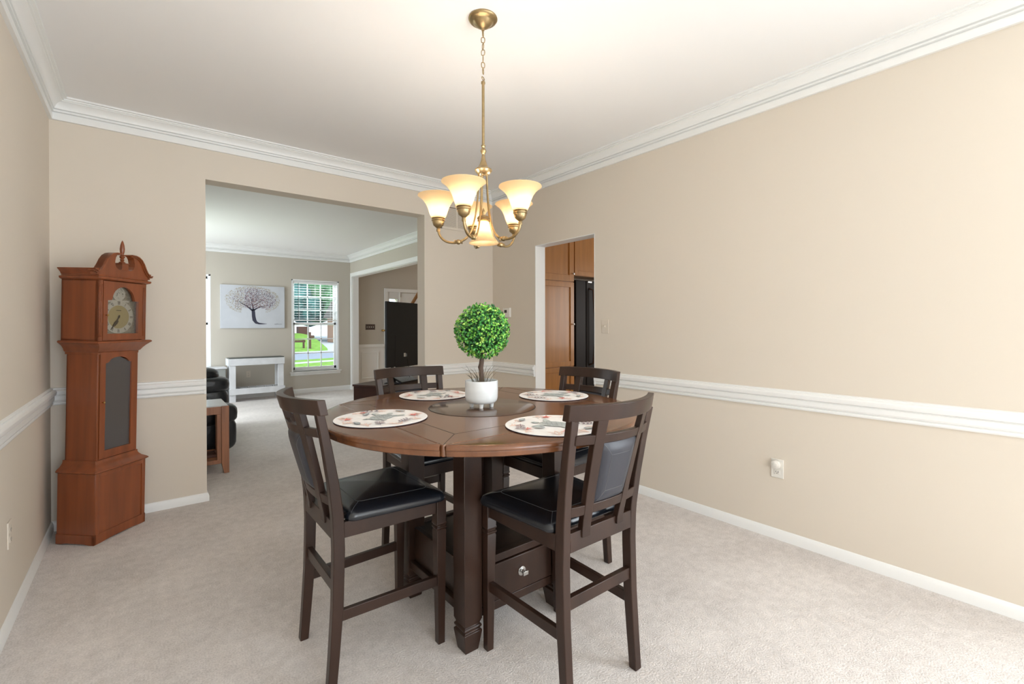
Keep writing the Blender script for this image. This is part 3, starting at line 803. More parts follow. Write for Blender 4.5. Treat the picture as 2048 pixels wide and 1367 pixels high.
MB().box(-.112, .112, hy+.010, hy+.0115, 1.276, 1.58).build('door_glass', M['dialglass'], hd)
MB().lathe([(0, 0), (.003, 0), (.003, -.008), (.006, -.012), (.006, -.016), (0, -.019)], (-.121, hy-.003, 1.395), 14, axis='y').build('knob', M['brass'], hd, smooth=50)
dy = hy+.032; zc = 1.385; dx = -.002
b = MB().box(-.125, .125, dy, dy+.004, 1.26, 1.59); dial = b.build('dial', M['dialplate'], ck)
MB().lathe([(.074, -.001), (.074, -.003), (.105, -.003), (.106, -.001)], (dx, dy, zc), 64, axis='y').build('chapter_ring', M['dialring'], dial)
MB().lathe([(0, -.001), (0, -.002), (.074, -.002), (.074, -.001)], (dx, dy, zc), 48, axis='y').build('dial_centre', M['dialgold'], dial)
b = MB().lathe([(0, -.001), (0, -.003), (.044, -.003), (.044, 0)], (dx, dy, 1.532), 40, axis='y').box(dx-.075, dx+.075, dy-.002, dy, 1.480, 1.492)
b.build('moon_disc', M['dialring'], dial)
b = MB()
rnd = random.Random(5)
for k in range(16):
    a = rnd.uniform(0, 6.28); r = rnd.uniform(.005, .032); x, z = dx+r*math.cos(a), 1.532+r*math.sin(a)
    b.tube([(x, dy-.0035, z), (x+rnd.uniform(-.008, .008), dy-.0035, z+rnd.uniform(-.008, .008)), (x+rnd.uniform(-.01, .01), dy-.0035, z+rnd.uniform(-.01, .01))], .0006, 4)
b.build('engraving', M['ink'], dial)
NUM = ['XII', 'I', 'II', 'III', 'IIII', 'V', 'VI', 'VII', 'VIII', 'IX', 'X', 'XI']
for h, s in enumerate(NUM):
    b = MB()
    a = R(30*h); wd_ = {'I': .0045, 'V': .0095, 'X': .0095}; tot = sum(wd_[q] for q in s); x = -tot/2
    Mx = Matrix.Translation((dx, dy-.0036, zc)) @ Matrix.Rotation(a, 4, 'Y')
    def bar(xa, za, xb_, zb_, t):
        p = Vector((xa, 0, za)); q = Vector((xb_, 0, zb_)); d_ = (q-p).normalized(); nn = Vector((-d_.z, 0, d_.x))*t/2
        b.add([Mx @ (p+nn), Mx @ (p-nn), Mx @ (q-nn), Mx @ (q+nn)], [(0, 1, 2, 3)])
    z0_, z1_ = .079, .100
    for q in s:
        w_ = wd_[q]; m_ = x+w_/2
        if q == 'I': bar(m_, z0_, m_, z1_, .0024)
        elif q == 'V': bar(x+.0012, z1_, m_, z0_, .0026); bar(x+w_-.0012, z1_, m_, z0_, .0012)
        else: bar(x+.0012, z1_, x+w_-.0012, z0_, .0026); bar(x+w_-.0012, z1_, x+.0012, z0_, .0012)
        x += w_
    b.build('numeral', M['ink'], dial)
b = MB()
b.box(dx-.017, dx+.017, dy-.0028, dy-.002, zc+.040, zc+.0435)
b.build('dial_mark', M['ink'], dial)
def hand(ang, L, w):
    Mx = Matrix.Translation((dx, dy-.005, zc)) @ Matrix.Rotation(R(ang), 4, 'Y')
    b = MB(); prof = [(-.012, .003), (0, .007), (.01, .003), (L*.35, .003), (L*.5, w), (L*.62, w*.5), (L*.7, w*.9), (L*.8, .003), (L, .001)]
    poly = [(x, z) for z, x in prof] + [(-x, z) for z, x in reversed(prof)]
    b.prism(poly, -.001, .001, axis='y', M=Mx); return b.build('hand', M['inkbrown'], dial)
hand(203, .062, .011); hand(212, .092, .009)
# cornice and swan-neck pediment
flare('cornice', [((.170, .002), 1.608), ((.182, -.012), 1.614), ((.186, -.016), 1.620), ((.186, -.016), 1.628), ((.172, -.004), 1.632), ((.172, -.002), 1.642)])
b = MB()
for s in (-1, 1):   # side cornice runs
    prof = [(s*.168, 1.640), (s*.174, 1.642), (s*.178, 1.652), (s*.188, 1.664), (s*.196, 1.672), (s*.196, 1.677), (s*.168, 1.677)]
    b.prism(prof, -.004, D, axis='y')
b.build('side_cornice', CW, ck)
def swan(s, y0, y1, sh=0):
    """one half of the broken arch; s picks the side"""
    outer = [(.196, 1.668), (.186, 1.664), (.176, 1.668), (.160, 1.684), (.146, 1.708), (.132, 1.738), (.114, 1.764), (.092, 1.780), (.068, 1.787), (.040, 1.788)]
    inner = [(.040, 1.781), (.054, 1.775), (.064, 1.758), (.069, 1.735), (.068, 1.712), (.060, 1.695), (.046, 1.684), (.030, 1.682), (.024, 1.690), (.022, 1.700), (.0, 1.700)]
    return [(s*x, z) for x, z in outer+inner+[(0, 1.640), (.186, 1.640), (.186, 1.652)]]
b = MB()
for s in (-1, 1): b.prism(swan(s, 0, 0), -.004, .040, axis='y')
pd = b.build('pediment', CW, ck)
b = MB()
for s in (-1, 1):   # moulded hood that follows the top of each scroll
    top_ = [(.196, 1.668), (.186, 1.664), (.176, 1.668), (.160, 1.684), (.146, 1.708), (.132, 1.738), (.114, 1.764), (.092, 1.780), (.068, 1.787), (.040, 1.788)]
    for off, yy, dep, th in ((0, -.018, .062, .007), (-.009, -.012, .014, .005)):
        secs = []
        for i, (x, z) in enumerate(top_):
            p0 = top_[max(0, i-1)]; p1 = top_[min(len(top_)-1, i+1)]; tx, tz = p1[0]-p0[0], p1[1]-p0[1]; L = math.hypot(tx, tz); nx, nz = (tz/L, -tx/L)
            if nz < 0: nx, nz = -nx, -nz
            xa, za = x+nx*off, z+nz*off
            secs.append([(s*xa, yy, za), (s*xa, yy+dep, za), (s*(xa-nx*th), yy+dep, za-nz*th), (s*(xa-nx*th), yy, za-nz*th)])
        b.loft(secs)
b.build('pediment_moulding', CW, ck, smooth=40)
MB().box(-.022, .022, -.006, .042, 1.68, 1.722).box(-.027, .027, -.011, .047, 1.722, 1.728).build('finial_block', CW, ck, bevel=.001)
MB().lathe([(.0, 1.728), (.016, 1.728), (.018, 1.733), (.012, 1.738), (.008, 1.742), (.012, 1.750), (.008, 1.757), (.013, 1.764), (.0155, 1.770), (.010, 1.776), (.013, 1.780), (.013, 1.783), (.008, 1.785), (.012, 1.800), (.0135, 1.818), (.011, 1.842), (.006, 1.862), (.001, 1.874), (0, 1.875)], (0, .018, 0), 24).build('finial', CW, ck, smooth=40)

# ------------------------------------------------------------------ WALL PLATES
def outlet(name, label, loc, rotz, m, parent_group=None, slots=True):
    """local frame: x along the wall, -y out of the wall"""
    t = thing(name, label, 'outlet', loc, (0, 0, rotz))
    MB().box(-.036, .036, -.006, 0, -.058, .058).build('cover_plate', m, t, bevel=.002)
    for zc_ in (-.021, .021):
        f = MB().box(-.017, .017, -.008, -.005, zc_-.014, zc_+.014).build('socket', m, t, bevel=.002)
        MB().box(-.008, -.0055, -.0085, -.007, zc_-.004, zc_+.006).box(.0055, .008, -.0085, -.007, zc_-.004, zc_+.006).lathe([(0, 0), (.0025, 0), (.0025, -.001), (0, -.001)], (0, -.0075, zc_-.008), 10, axis='y').build('slot', M['slot'], f)
    return t
outlet('wall_outlet', 'white duplex outlet low on the right wall under a plug-in fragrance unit', (XR, 1.223, .437), R(-90), M['plate_white'])
t = thing('plugin_freshener', 'white round plug-in fragrance unit in the right wall outlet', 'air freshener', (XR-.0085, 1.223, .465), (0, 0, R(-90)))
MB().lathe([(0, 0), (.022, 0), (.025, -.006), (.026, -.020), (.024, -.028), (.019, -.031), (.0, -.031)], (0, 0, 0), 32, axis='y').build('housing', M['plate_white'], t, smooth=40)
MB().lathe([(.0, -.031), (.015, -.031), (.014, -.034), (.006, -.036), (0, -.036)], (0, 0, 0), 24, axis='y').build('vent_button', M['plate_white'], t, smooth=40)
outlet('wall_outlet', 'beige duplex outlet painted like the wall, low on the left wall before the clock', (XL, 2.995, .405), R(90), M['wall'])
outlet('wall_outlet', 'beige duplex outlet on the far wall seen through the white console table', (1.53, YF, .44), 0, M['plate'])
t = thing('light_switch', 'almond single toggle switch right of the kitchen doorway', 'switch', (XR, 2.585, 1.315), (0, 0, R(-90)))
MB().box(-.036, .036, -.006, 0, -.058, .058).build('cover_plate', M['plate'], t, bevel=.002)
MB().box(-.005, .005, -.018, -.004, -.010, .008, Matrix.Rotation(R(-20), 4, 'X')).build('toggle', M['plate'], t, bevel=.001)
t = thing('light_switch', 'dark bronze four-gang switch plate in the foyer beyond the white post', 'switch', (3.862, YF, 1.309))
MB().box(-.106, .106, -.006, 0, -.060, .060).build('cover_plate', M['bronze'], t, bevel=.002)
for k in range(4): MB().box(-.0745+k*.046-.006, -.0745+k*.046+.006, -.020, -.005, -.012, .010).build('toggle', M['plate_white'], t, bevel=.001)
t = thing('thermostat', 'white thermostat on the right wall half hidden behind the topiary ball', 'thermostat', (XR, 3.93, 1.465), (0, 0, R(-90)))
MB().box(-.060, .060, -.024, 0, -.050, .050).build('housing', M['plate_white'], t, bevel=.004)
MB().box(-.030, .012, -.0255, -.023, -.002, .028).build('display', M['slot'], t)
t = thing('air_vent', 'beige louvred return air vent high on the back wall behind the chandelier', 'vent', (2.60, YB, 2.46))
MB().box(-.205, .205, -.008, 0, -.13, -.105).box(-.205, .205, -.008, 0, .105, .13).box(-.205, -.18, -.008, 0, -.13, .13).box(.18, .205, -.008, 0, -.13, .13).box(-.012, .012, -.008, 0, -.105, .105).build('frame', M['wall'], t, bevel=.002)
MB().box(-.18, .18, -.002, -.0005, -.105, .105).build('backing', mat('vent_shadow', srgb(120, 108, 94), .8), t)
v0 = MB().box(-.18, .18, -.0065, -.0055, -.006, .006, Matrix.Rotation(R(35), 4, 'X')).build('louvre', M['wall'], t); v0.location.z = -.095
for k in range(1, 15):
    c = v0.copy(); COL.objects.link(c); c.location.z = -.095+k*.0135

# ------------------------------------------------------------------ LIVING ROOM
# canvas with a windswept tree
t = thing('tree_painting', 'unframed white canvas of a bent dark tree with pink blossom on the far wall', 'painting', (1.615, YF-.004, 1.69))
MB().box(-.530, .530, -.035, 0, -.395, .395).build('canvas', M['canvas'], t, bevel=.002)
mats_b = [mat('blossom_%s' % n, srgb(*c), .85) for n, c in (('plum', (84, 60, 80)), ('pink', (132, 88, 100)), ('cream', (170, 160, 138)), ('rust', (136, 86, 78)), ('grey', (80, 76, 92)))]
b = MB(); yy = -.0355
def brush(pts, ws):
    n = len(pts); L = []; Rr = []
    for i, (x, z) in enumerate(pts):
        p0 = pts[max(0, i-1)]; p1 = pts[min(n-1, i+1)]; dx_, dz_ = p1[0]-p0[0], p1[1]-p0[1]; q = math.hypot(dx_, dz_); nx, nz = -dz_/q*ws[i], dx_/q*ws[i]
        L.append((x+nx, yy, z+nz)); Rr.append((x-nx, yy, z-nz))
    b.add(L+Rr, [(i, i+1, n+i+1, n+i) for i in range(n-1)])
brush([(.22, -.315), (.15, -.314), (.09, -.31), (.04, -.29), (.01, -.24), (.0, -.18), (-.005, -.10), (-.01, -.05)], [.002, .009, .015, .024, .032, .030, .028, .024])
brush([(-.015, -.07), (-.06, -.03), (-.12, .02), (-.19, .06), (-.24, .10)], [.018, .014, .010, .007, .003])
brush([(-.005, -.06), (-.012, 0), (-.03, .06), (-.03, .14)], [.016, .010, .007, .003])
brush([(-.01, .02), (.05, .06), (.11, .10), (.16, .16)], [.008, .006, .005, .002])
brush([(.0, -.06), (.06, -.02), (.13, .01), (.2, .03)], [.015, .010, .007, .003])
b.build('trunk_strokes', M['paintdark'], t)
b = MB(); rnd = random.Random(11)
for k in range(4200):
    a = rnd.uniform(0, 2*PI); r = rnd.random()**.62
    x, z = -.01+.455*r*math.cos(a), .125+.262*r*math.sin(a)
    if z < -.02 and abs(x) < .2: continue
    if x < -.3 and rnd.random() < .4: continue
    s = rnd.uniform(.003, .009); an = rnd.uniform(0, 3)
    m = 2 if (x < -.15 and rnd.random() < .6) or r > .85 else rnd.choice((0, 0, 1, 1, 3, 4, 4, 2))
    yk = -.0357-.00001*(k % 30)
    b.mat(m).add([(x+s*math.cos(an), yk, z+s*math.sin(an)), (x-s*.6*math.sin(an), yk, z+s*.6*math.cos(an)), (x-s*math.cos(an), yk, z-s*math.sin(an)), (x+s*.6*math.sin(an), yk, z-s*.6*math.cos(an))], [(0, 1, 2, 3)])
b.build('blossom', mats_b, t)
b = MB(); px = .35
for k in range(12):
    b.tube([(px+k*.011, -.0358, -.325), (px+k*.011+.005, -.0358, -.325+rnd.uniform(.004, .022)), (px+k*.011+.011, -.0358, -.325)], .0012, 4)
b.build('signature', M['paintdark'], t)

# white console
t = thing('console_table', 'distressed white wooden console table with a dark top under the tree painting', 'console table', (1.605, 9.50, 0))
MB().box(-.44, .44, -.14, .14, .755, .775).build('table_top', M['slate'], t, bevel=.002)
MB().box(-.455, .445, -.165, -.140, .640, .760).box(-.455, .445, .14, .165, .64, .76).box(-.455, -.43, -.14, .14, .64, .76).box(.42, .445, -.14, .14, .64, .76).build('apron', M['whitewash'], t, bevel=.003)
for sx in (-1, 1):
    for sy in (-1, 1):
        MB().box(sx*.385-.048, sx*.385+.048, sy*.12-.02, sy*.12+.02, 0, .65).build('leg', M['whitewash'], t, bevel=.003)
MB().box(-.44, .45, -.165, -.14, .130, .235).box(-.44, .45, .14, .165, .13, .235).build('lower_rail', M['whitewash'], t, bevel=.003)
MB().box(-.43, .43, -.14, .14, .215, .232).build('shelf', M['whitewash'], t, bevel=.002)
b = MB()
for k in range(6):
    x = -.40+k*.135
    b.box(x, x+.12, -.10, -.095, .250, .255).box(x, x+.12, -.1, -.095, .232, .236).box(x, x+.004, -.1, -.095, .232, .255).box(x+.116, x+.12, -.1, -.095, .232, .255)
b.build('wire_guard', M['slot'], t)

# low cabinet half hidden behind the sofa
t = thing('low_cabinet', 'low grey cabinet with a white top edge behind the black sofa, left of the console', 'cabinet', (.78, 9.56, 0))
MB().box(-.36, .36, -.18, .18, .595, .615).build('cabinet_top', M['whitewash'], t, bevel=.003)
MB().box(-.34, .34, -.16, .17, .0, .595).build('cabinet_body', mat('grey_cabinet', srgb(140, 142, 138), .6), t, bevel=.003)

# black recliner sofa along the left wall
LE = mat('sofa_leather', srgb(26, 29, 34), .3, spec=.6, bump=((22, 22, 22), .35, .012))
t = thing('recliner_sofa', 'black leather recliner sofa at the left behind the small acacia side table', 'sofa', (.1, 6.35, 0))
def pillow(x0, x1, y0, y1, z0, z1, n=10, p=3.2):
    """rounded cushion block (superellipsoid)"""
    b = MB(); secs = []
    cx, cy, cz = (x0+x1)/2, (y0+y1)/2, (z0+z1)/2; ax, ay, az = (x1-x0)/2, (y1-y0)/2, (z1-z0)/2
    def e(v): return math.copysign(abs(v)**(2/p), v)
    for i in range(2*n+1):
        th = -PI/2+PI*i/(2*n); q = []
        for k in range(4*n):
            ph = 2*PI*k/(4*n)
            q.append((cx+ax*e(math.cos(th))*e(math.cos(ph)), cy+ay*e(math.cos(th))*e(math.sin(ph)), cz+az*e(math.sin(th))))
        secs.append(q)
    return b.loft(secs)
pillow(-.62, .52, -.85, .95, .04, .34).build('base', LE, t, smooth=70)
for y0, y1 in ((-.72, .05), (.03, .80)):
    s_ = pillow(-.35, .55, y0, y1, .30, .50); s_.build('seat_cushion', LE, t, smooth=70)
    pillow(-.66, -.22, y0, y1, .42, 1.02).build('back_cushion', LE, t, smooth=70)
for y0, y1, x1, zt in ((-.90, -.62, .665, .55), (.70, 1.10, .80, .68)):
    arm = pillow(-.60, x1-.01, y0+.01, y1-.01, .04, zt-.13, p=5).build('arm', LE, t, smooth=70)
    pillow(-.55, x1, y0-.02, y1+.02, zt-.23, zt, p=4.2).build('arm_pad', LE, arm, smooth=70)
pillow(-.60, .69, .72, 1.16, .56, .81, p=3.2).build('arm_headrest', LE, t, smooth=70)

# acacia end table
t = thing('side_table', 'small acacia wood side table with pale top in front of the black sofa', 'side table', (.30, 5.14, 0))
MB().box(-.29, .300, -.235, .235, .600, .612).build('table_top', M['stone'], t, bevel=.002)
MB().box(-.24, .25, -.245, -.22, .535, .603).box(-.24, .25, .22, .245, .535, .603).box(.275, .30, -.18, .18, .535, .6).build('apron', M['acacia'], t, bevel=.003)
for sx in (-1, 1):
    for sy in (-1, 1):
        x0, x1 = (.250, .308) if sx > 0 else (-.30, -.242); y = sy*.213
        secs = [[(x0+(.018 if sx > 0 else 0) if z < .07 else x0, y-.035, z), (x1-(.018 if sx < 0 and z < .07 else 0), y-.035, z), (x1-(.018 if sx < 0 and z < .07 else 0), y+.035, z), (x0+(.018 if sx > 0 else 0) if z < .07 else x0, y+.035, z)] for z in (0, .09, .606)]
        MB().loft(secs).build('leg', M['acacia'], t, bevel=.002)
MB().box(.215, .250, -.235, -.205, .12, .54).build('side_stile', M['acacia'], t, bevel=.002)
MB().box(-.24, .25, -.24, -.215, .090, .125).box(-.24, .25, .215, .24, .09, .125).box(-.25, .26, -.2, .2, .105, .12).build('shelf', M['acacia'], t, bevel=.002)
t = thing('wooden_tray', 'brown wooden slat tray on the lower shelf of the acacia side table', 'tray', (.44, 5.13, .1205))
b = MB()
for k in range(3): b.box(-.10, .10, -.09+k*.065, -.04+k*.065, 0, .010)
b.box(-.10, -.085, -.095, .095, .01, .026).box(.085, .10, -.095, .095, .01, .026).box(-.10, .10, -.095, -.082, .01, .026).box(-.1, .1, .082, .095, .01, .026)
tray = b.build('tray_frame', mat('dark_tray', srgb(92, 54, 38), .5), t, bevel=.002)

# television seen from behind on its stand
t = thing('tv_stand', 'long espresso wood television stand below the black television', 'tv stand', (2.86, 6.10, 0), (0, 0, R(30)))
MB().box(-.75, .75, -.23, .23, .555, .580).build('stand_top', M['tvstand'], t, bevel=.003)
MB().box(-.74, .74, -.215, .22, .05, .555).build('stand_body', M['tvstand'], t, bevel=.003)
for sx in (-1, 1):
    for sy in (-1, 1): MB().box(sx*.70-.025, sx*.70+.025, sy*.18-.025, sy*.18+.025, 0, .052).build('foot', M['tvstand'], t)
t = thing('television', 'large black television seen from behind with a small sticker, beyond the opening', 'television', (2.95, 5.90, .58), (0, 0, R(30)))
MB().box(-.625, .78, -.012, .022, .215, 1.06).build('screen_panel', M['tv'], t, bevel=.005)
MB().box(-.45, .55, -.0145, -.010, .20, .62).build('rear_housing', M['tv'], t, bevel=.002)
MB().box(-.265, -.225, -.0165, -.013, .335, .385).build('sticker', M['plate_white'], t)
MB().box(-.215, -.195, -.0165, -.013, .335, .375).build('port', M['silver'], t)
MB().tube([(-.24, -.05, .30), (-.25, -.07, .25), (-.22, -.08, .12), (-.2, -.06, .02)], .004, 8).build('power_cord', M['tv'], t)
for x in (-.50, .55):
    MB().prism([(-.12, 0), (.12, 0), (.10, .012), (.012, .03), (.012, .23), (-.012, .23), (-.012, .03), (-.10, .012)], x-.02, x+.02, axis='x').build('stand_foot', M['tv'], t, bevel=.003)
t = thing('media_box', 'tilted silver ribbed media box with black edges under the television', 'media player', (2.70, 5.68, .58), (R(0), 0, R(30)))
Mx = Matrix.Rotation(R(24), 4, 'X')
MB().box(-.17, .20, -.06, .10, .028, .050, Mx).build('case', M['tv'], t, bevel=.004)
b = MB()
for k in range(7): b.box(-.155, .185, -.054+k*.021, -.038+k*.021, .050, .054, Mx)
b.build('ribbed_top', M['silver'], t)
MB().box(-.16, -.13, .04, .06, 0, .06).box(.15, .18, .04, .06, 0, .06).build('prop', M['tv'], t)

# foyer bits
t = thing('brass_bracket', 'small brass bracket on the foyer wall between the switch plate and the television', 'bracket', (4.128, YF-.0, 1.232))
MB().box(-.012, .012, -.02, 0, -.022, .022).build('backplate', M['brass'], t, bevel=.003)
MB().tube([(.01, -.005, 0), (.01, -.04, .0), (.03, -.055, 0), (.14, -.055, -.002)], .021, 12).build('bar', M['brass'], t, smooth=50)
t = thing('stair_handrail', 'brown oak stair handrail rising in the foyer above the television', 'handrail', (4.256, 8.8, 1.632))
d_ = Vector((.64, 0, .996)).normalized()
secs = []
for q in (-.25, 1.3):
    c_ = d_*q; n_ = Vector((-d_.z, 0, d_.x))
    secs.append([c_+Vector((0, a*.03, 0))+n_*c2*.028 for a, c2 in ((-1, -1), (1, -1), (1, .5), (.5, 1), (-.5, 1), (-1, .5))])
MB().loft(secs).build('grip', M['oakrail'], t, bevel=.004)
MB().tube([d_*.15+Vector((0, 0, -.03)), d_*.15+Vector((.0, 0, -1.80))], .018, 8).tube([d_*.8+Vector((0, 0, -.03)), d_*.8+Vector((.0, 0, -2.44))], .018, 8).build('baluster', M['door'], t)

# ------------------------------------------------------------------ KITCHEN
KY = 4.10
def shaker(parent, x0, x1, z0, z1, st=.075):
    b = MB().box(x0, x1, KY-.004, KY+.002, z0, z1)
    b.box(x0, x0+st, KY-.018, KY, z0, z1).box(x1-st, x1, KY-.018, KY, z0, z1).box(x0+st, x1-st, KY-.018, KY, z0, z0+st).box(x0+st, x1-st, KY-.018, KY, z1-st, z1)
    return b.build('cabinet_door', M['maple'], parent, bevel=.002)
def kknob(parent, x, z): return MB().lathe([(0, 0), (.005, 0), (.005, -.012), (.012, -.018), (.012, -.024), (0, -.027)], (x, KY-.018, z), 16, axis='y').build('knob', M['nickel'], parent, smooth=50)
t = thing('pantry_cabinet', 'tall maple pantry cabinet seen through the kitchen doorway', 'cabinet', (0, 0, 0))
MB().box(3.45, 4.252, KY, 4.34, .0, 2.62).build('cabinet_body', M['maple'], t, bevel=.002)
d1 = shaker(t, 3.46, 4.246, 1.876, 2.60, .08); kknob(d1, 4.225, 1.975)
d2 = shaker(t, 3.46, 4.246, .820, 1.866, .062); kknob(d2, 4.222, 1.342)
d3 = shaker(t, 3.46, 4.246, .11, .812, .062)
t = thing('wall_cabinet', 'maple wall cabinet above the dark refrigerator in the kitchen', 'cabinet', (0, 0, 0))
MB().box(4.258, 5.20, KY, 4.34, 1.955, 2.62).build('cabinet_body', M['maple'], t, bevel=.002)
shaker(t, 4.262, 5.19, 1.96, 2.60, .06)
t = thing('refrigerator', 'dark refrigerator beside the maple pantry in the kitchen', 'refrigerator', (4.72, 0, 0))
MB().box(-.455, .46, KY+.03, 4.335, .02, 1.90).build('cabinet_body', M['fridge'], t, bevel=.004)
MB().box(-.455, -.268, KY-.03, KY+.028, .05, 1.90).build('freezer_door', M['fridge'], t, bevel=.008)
dd = MB().box(-.262, .46, KY-.03, KY+.028, .05, 1.90).build('fridge_door', M['fridge'], t, bevel=.008)
MB().tube([(-.205, KY-.03, 1.80), (-.18, KY-.075, 1.78), (-.165, KY-.085, 1.4), (-.165, KY-.085, 1.1), (-.18, KY-.075, .84), (-.205, KY-.03, .82)], .012, 10).build('handle', mat('dark_handle', srgb(90, 70, 62), .25, metal=.8), dd, smooth=50)
b = MB().box(-.235, -.16, KY-.036, KY-.028, 1.875, 1.895)
b.build('hinge_cover', M['nickel'], dd, bevel=.002)

# ------------------------------------------------------------------ OUTDOORS, seen through the far windows
GZ = -.6
u_ = Vector((.955, .296)); v_ = Vector((-.296, .955))
def strip(name, label, cat, near, far, z, m, half=40, kind='structure'):
    """band of ground parallel to the street; near/far measured across it"""
    P0 = Vector((6.0, 22.0))
    q = [P0+u_*a+v_*c for a, c in ((-half, near), (half, near), (half, far), (-half, far))]
    o = MB().loft([[(p.x, p.y, z-.3) for p in q], [(p.x, p.y, z) for p in q]]).build(name, m)
    o['kind'] = kind; return o
strip('lawn', '', '', -11.5, 3.4, GZ, M['lawn'])
strip('sidewalk', '', '', 3.4, 4.3, GZ+.01, M['concrete'])
strip('verge', '', '', 4.3, 6.0, GZ, M['lawn'])
strip('street', '', '', 6.0, 12.6, GZ-.05, M['asphalt'], 60)
strip('kerb', '', '', 12.6, 13.6, GZ+.03, M['concrete'], 60)
# lawn mound across the street, with the drive to its right
EDGE = [(13.6, 9.9), (15.0, 10.9), (20.8, 14.0), (25.3, 16.4), (28.7, 17.9), (30.6, 18.6), (32.3, 18.9), (33.0, 18.4)]
gx, gy = 12, 20; vs = []; P0 = Vector((6.0, 22.0))
for j in range(gy+1):
    c_ = lerp(13.6, 33.0, j/gy); ar = interp(c_, EDGE)
    for i in range(gx+1):
        a = lerp(-30, ar, i/gx); p = P0+u_*a+v_*c_; vs.append((p.x, p.y, GZ+.06*(c_-13.6)+.02))
n1 = (gx+1)*(gy+1); base_ = [(x, y, GZ-.3) for x, y, z in vs]
fs = [(j*(gx+1)+i, j*(gx+1)+i+1, (j+1)*(gx+1)+i+1, (j+1)*(gx+1)+i) for j in range(gy) for i in range(gx)]
rim = [i for i in range(gx+1)]+[(j+1)*(gx+1)+gx for j in range(gy)]+[gy*(gx+1)+i for i in range(gx-1, -1, -1)]+[j*(gx+1) for j in range(gy-1, 0, -1)]
fs += [(rim[k], rim[(k+1) % len(rim)], rim[(k+1) % len(rim)]+n1, rim[k]+n1) for k in range(len(rim))]
o = MB().add(vs+base_, fs).build('lawn_mound', M['lawn'])
o['kind'] = 'structure'
strip('driveway', '', '', 13.6, 75, GZ-.02, M['concrete'], 60)
mbx = thing('mailbox_post', 'brown timber mailbox post on the lawn across the street', 'mailbox', (10.64, 39.8, -.50))
MB().box(-.07, .07, -.07, .07, -.2, 1.38).build('post', M['post'], mbx)
MB().box(-.02, .32, -.13, .13, .88, 1.12).build('box', M['post'], mbx, bevel=.05)
t = thing('timber_rail', 'low brown timber rail beside the mailbox post across the street', 'fence', (9.75, 40.2, -.45))
MB().box(-.9, .62, -.06, .06, .50, .68).build('rail', M['post'], t)
for x in (-.8, .5): MB().box(x-.06, x+.06, -.08, .08, -.3, .7).build('post', M['post'], t)
def tree(x, y, h, r, m, label, seed):
    rnd = random.Random(seed); t = thing('garden_tree', label, 'tree', (x, y, GZ), group='trees across the street')
    b = MB()
    for k in range(60):
        th = rnd.uniform(0, 2*PI); rr = r*rnd.random()**.5; z = rnd.uniform(h*.22, h); s = r*rnd.uniform(.28, .5)*(1.15-.5*z/h)
        c_ = (rr*math.cos(th)*(1.1-.6*z/h), rr*math.sin(th)*(1.1-.6*z/h), z)
        b.lathe([(s*math.cos(R(q))*rnd.uniform(.85, 1.1), s*math.sin(R(q))) for q in range(-90, 91, 30)], c_, 9)
    b.build('crown', m, t, smooth=80)
    MB().tube([(0, 0, 0), (.1, 0, h*.5)], [.25, .18], 8).build('trunk', M['bark'], t)
TREES = [(13.6, 68, 19, 5.6, 1, 'dark blue-green tree filling the upper left window panes'), (22.6, 67, 18, 5.6, 0, 'green tree filling the upper right window panes'), (19.5, 84, 25, 8, 1, 'tall dark tree behind the others across the street')]
for k, (x, y, h, r, m, lab) in enumerate(TREES): tree(x, y, h, r, M['leaf_far2'] if m else M['leaf_far'], lab, k+20)
t = thing('neighbour_house', 'brick house with a grey roof across the street behind the blind', 'house', (21.3, 57, GZ))
MB().box(-3.2, 4.5, -3, 3, 0, 3.0).build('house_wall', M['brick'], t)
MB().prism([(-3.4, 3.0), (3.4, 3.0), (0, 5.0)], -3.6, 4.9, axis='x').build('house_roof', M['roof'], t)
MB().box(-1.8, .8, -3.06, -2.9, .1, 2.3).build('garage_door', M['outwall'], t)
t = thing('parked_trailer', 'dark brown trailer parked on the pale drive across the street', 'trailer', (15.5, 61.0, GZ))
MB().box(-.65, .55, -.6, .6, .85, 1.95).build('body', M['post'], t, bevel=.05)
for x in (-.4, .3): MB().lathe([(0, -.1), (.45, -.1), (.45, .1), (0, .1)], (x, -.62, .45), 20, axis='y').build('wheel', M['slot'], t)

# ------------------------------------------------------------------ LIGHT
def area(name, loc, rot, sx, sy, power, col=(1, 1, 1), spread=180):
    l = bpy.data.lights.new(name, 'AREA'); l.shape = 'RECTANGLE'; l.size = sx; l.size_y = sy; l.energy = power; l.color = col; l.spread = R(spread)
    o = bpy.data.objects.new(name, l); COL.objects.link(o); o.location = loc; o.rotation_euler = rot; return o
area('daylight_rear_window', ((RW[0]+RW[1])/2, YR-.08, (RW[2]+RW[3])/2), (R(90), 0, 0), RW[1]-RW[0], RW[3]-RW[2], 62, (.86, .94, 1))
area('daylight_side_window', (XR+.06, (SW[0]+SW[1])/2, (SW[2]+SW[3])/2), (0, R(90), 0), SW[3]-SW[2], SW[1]-SW[0], 122, (.86, .94, 1))
area('living_fill', (XLL-.10, (LW[0]+LW[1])/2, (LW[2]+LW[3])/2), (0, R(-90), 0), LW[3]-LW[2], LW[1]-LW[0], 55, (.90, .96, 1))  # added fill lamp in the unseen left opening, brightens the living room
for x_ in (sum(W1)/2, sum(W2)/2):   # open sky above the two front windows
    area('daylight_front_window', (x_, YF+1.3, 3.3), (R(-50), 0, 0), 1.6, 1.4, 420, (.92, .97, 1))
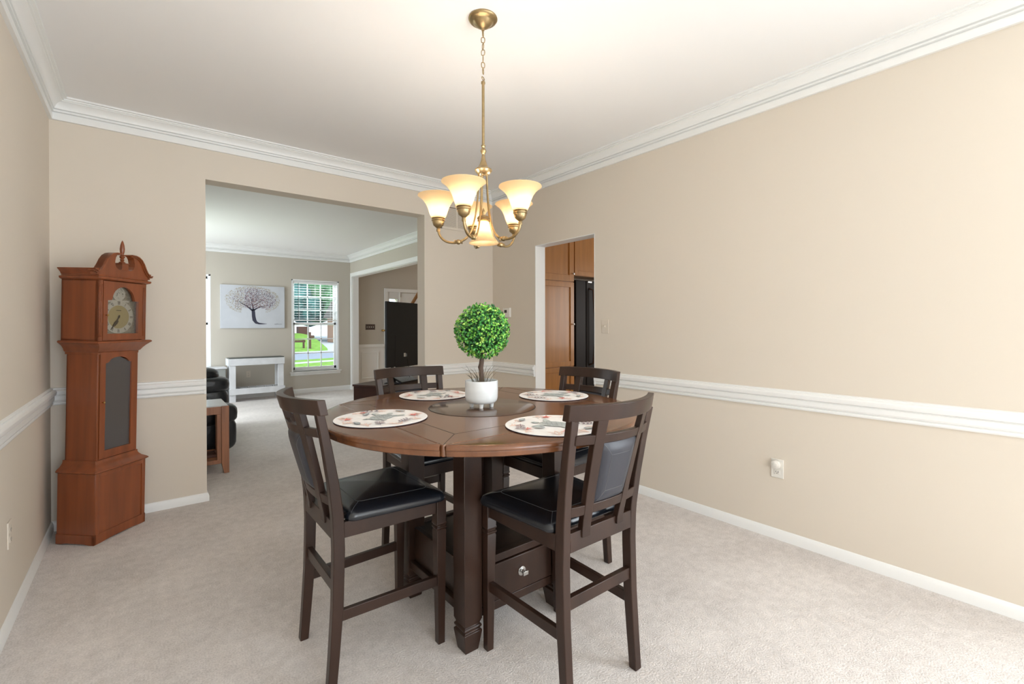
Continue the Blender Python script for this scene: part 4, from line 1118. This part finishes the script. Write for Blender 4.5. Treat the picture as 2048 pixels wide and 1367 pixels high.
area('kitchen_fill', (6.60, 2.0, 1.5), (0, R(90), 0), 1.2, 1.8, 30, (1, .98, .95))  # unseen lamp added by the end wall to brighten the kitchen
area('foyer_fill', (5.95, 9.78, 1.6), (R(-90), 0, 0), 1.0, 1.2, 18, (1, .98, .96))  # lamp added against the solid front wall to lift the foyer
sun = bpy.data.lights.new('sun', 'SUN'); sun.energy = 2.6; sun.angle = R(3); sun.color = (1, .96, .9)
o = bpy.data.objects.new('sun', sun); COL.objects.link(o); o.rotation_euler = (R(38), R(12), R(-15))
w = bpy.data.worlds.new('world'); S.world = w; w.use_nodes = True
bg = w.node_tree.nodes['Background']; bg.inputs[0].default_value = srgb(214, 230, 246); bg.inputs[1].default_value = 2.4

# ------------------------------------------------------------------ CAMERA
F, YAW, PITCH, ROLL, SY = 927.81, .6719, -.0036, -.0027, -28.383
cam = bpy.data.cameras.new('camera'); co = bpy.data.objects.new('camera', cam); COL.objects.link(co)
cam.sensor_fit = 'HORIZONTAL'; cam.sensor_width = 36; cam.lens = 36*F/2048; cam.shift_y = SY/2048; cam.clip_start = .02; cam.clip_end = 500
f3 = Vector((math.sin(YAW)*math.cos(PITCH), math.cos(YAW)*math.cos(PITCH), math.sin(PITCH))); r3 = Vector((math.cos(YAW), -math.sin(YAW), 0)); u3 = r3.cross(f3)
r4 = r3*math.cos(ROLL)+u3*math.sin(ROLL); u4 = -r3*math.sin(ROLL)+u3*math.cos(ROLL)
co.matrix_world = Matrix(((r4.x, u4.x, -f3.x, 0), (r4.y, u4.y, -f3.y, 0), (r4.z, u4.z, -f3.z, 1.32), (0, 0, 0, 1)))
S.camera = co
vs_ = S.view_settings; vs_.view_transform = 'Standard'; vs_.look = 'None'; vs_.exposure = .28; vs_.gamma = 1; vs_.use_curve_mapping = False
S.cycles.use_denoising = True; S.cycles.max_bounces = 10; S.cycles.diffuse_bounces = 6; S.cycles.glossy_bounces = 4; S.cycles.transparent_max_bounces = 12
S.cycles.sample_clamp_indirect = 8
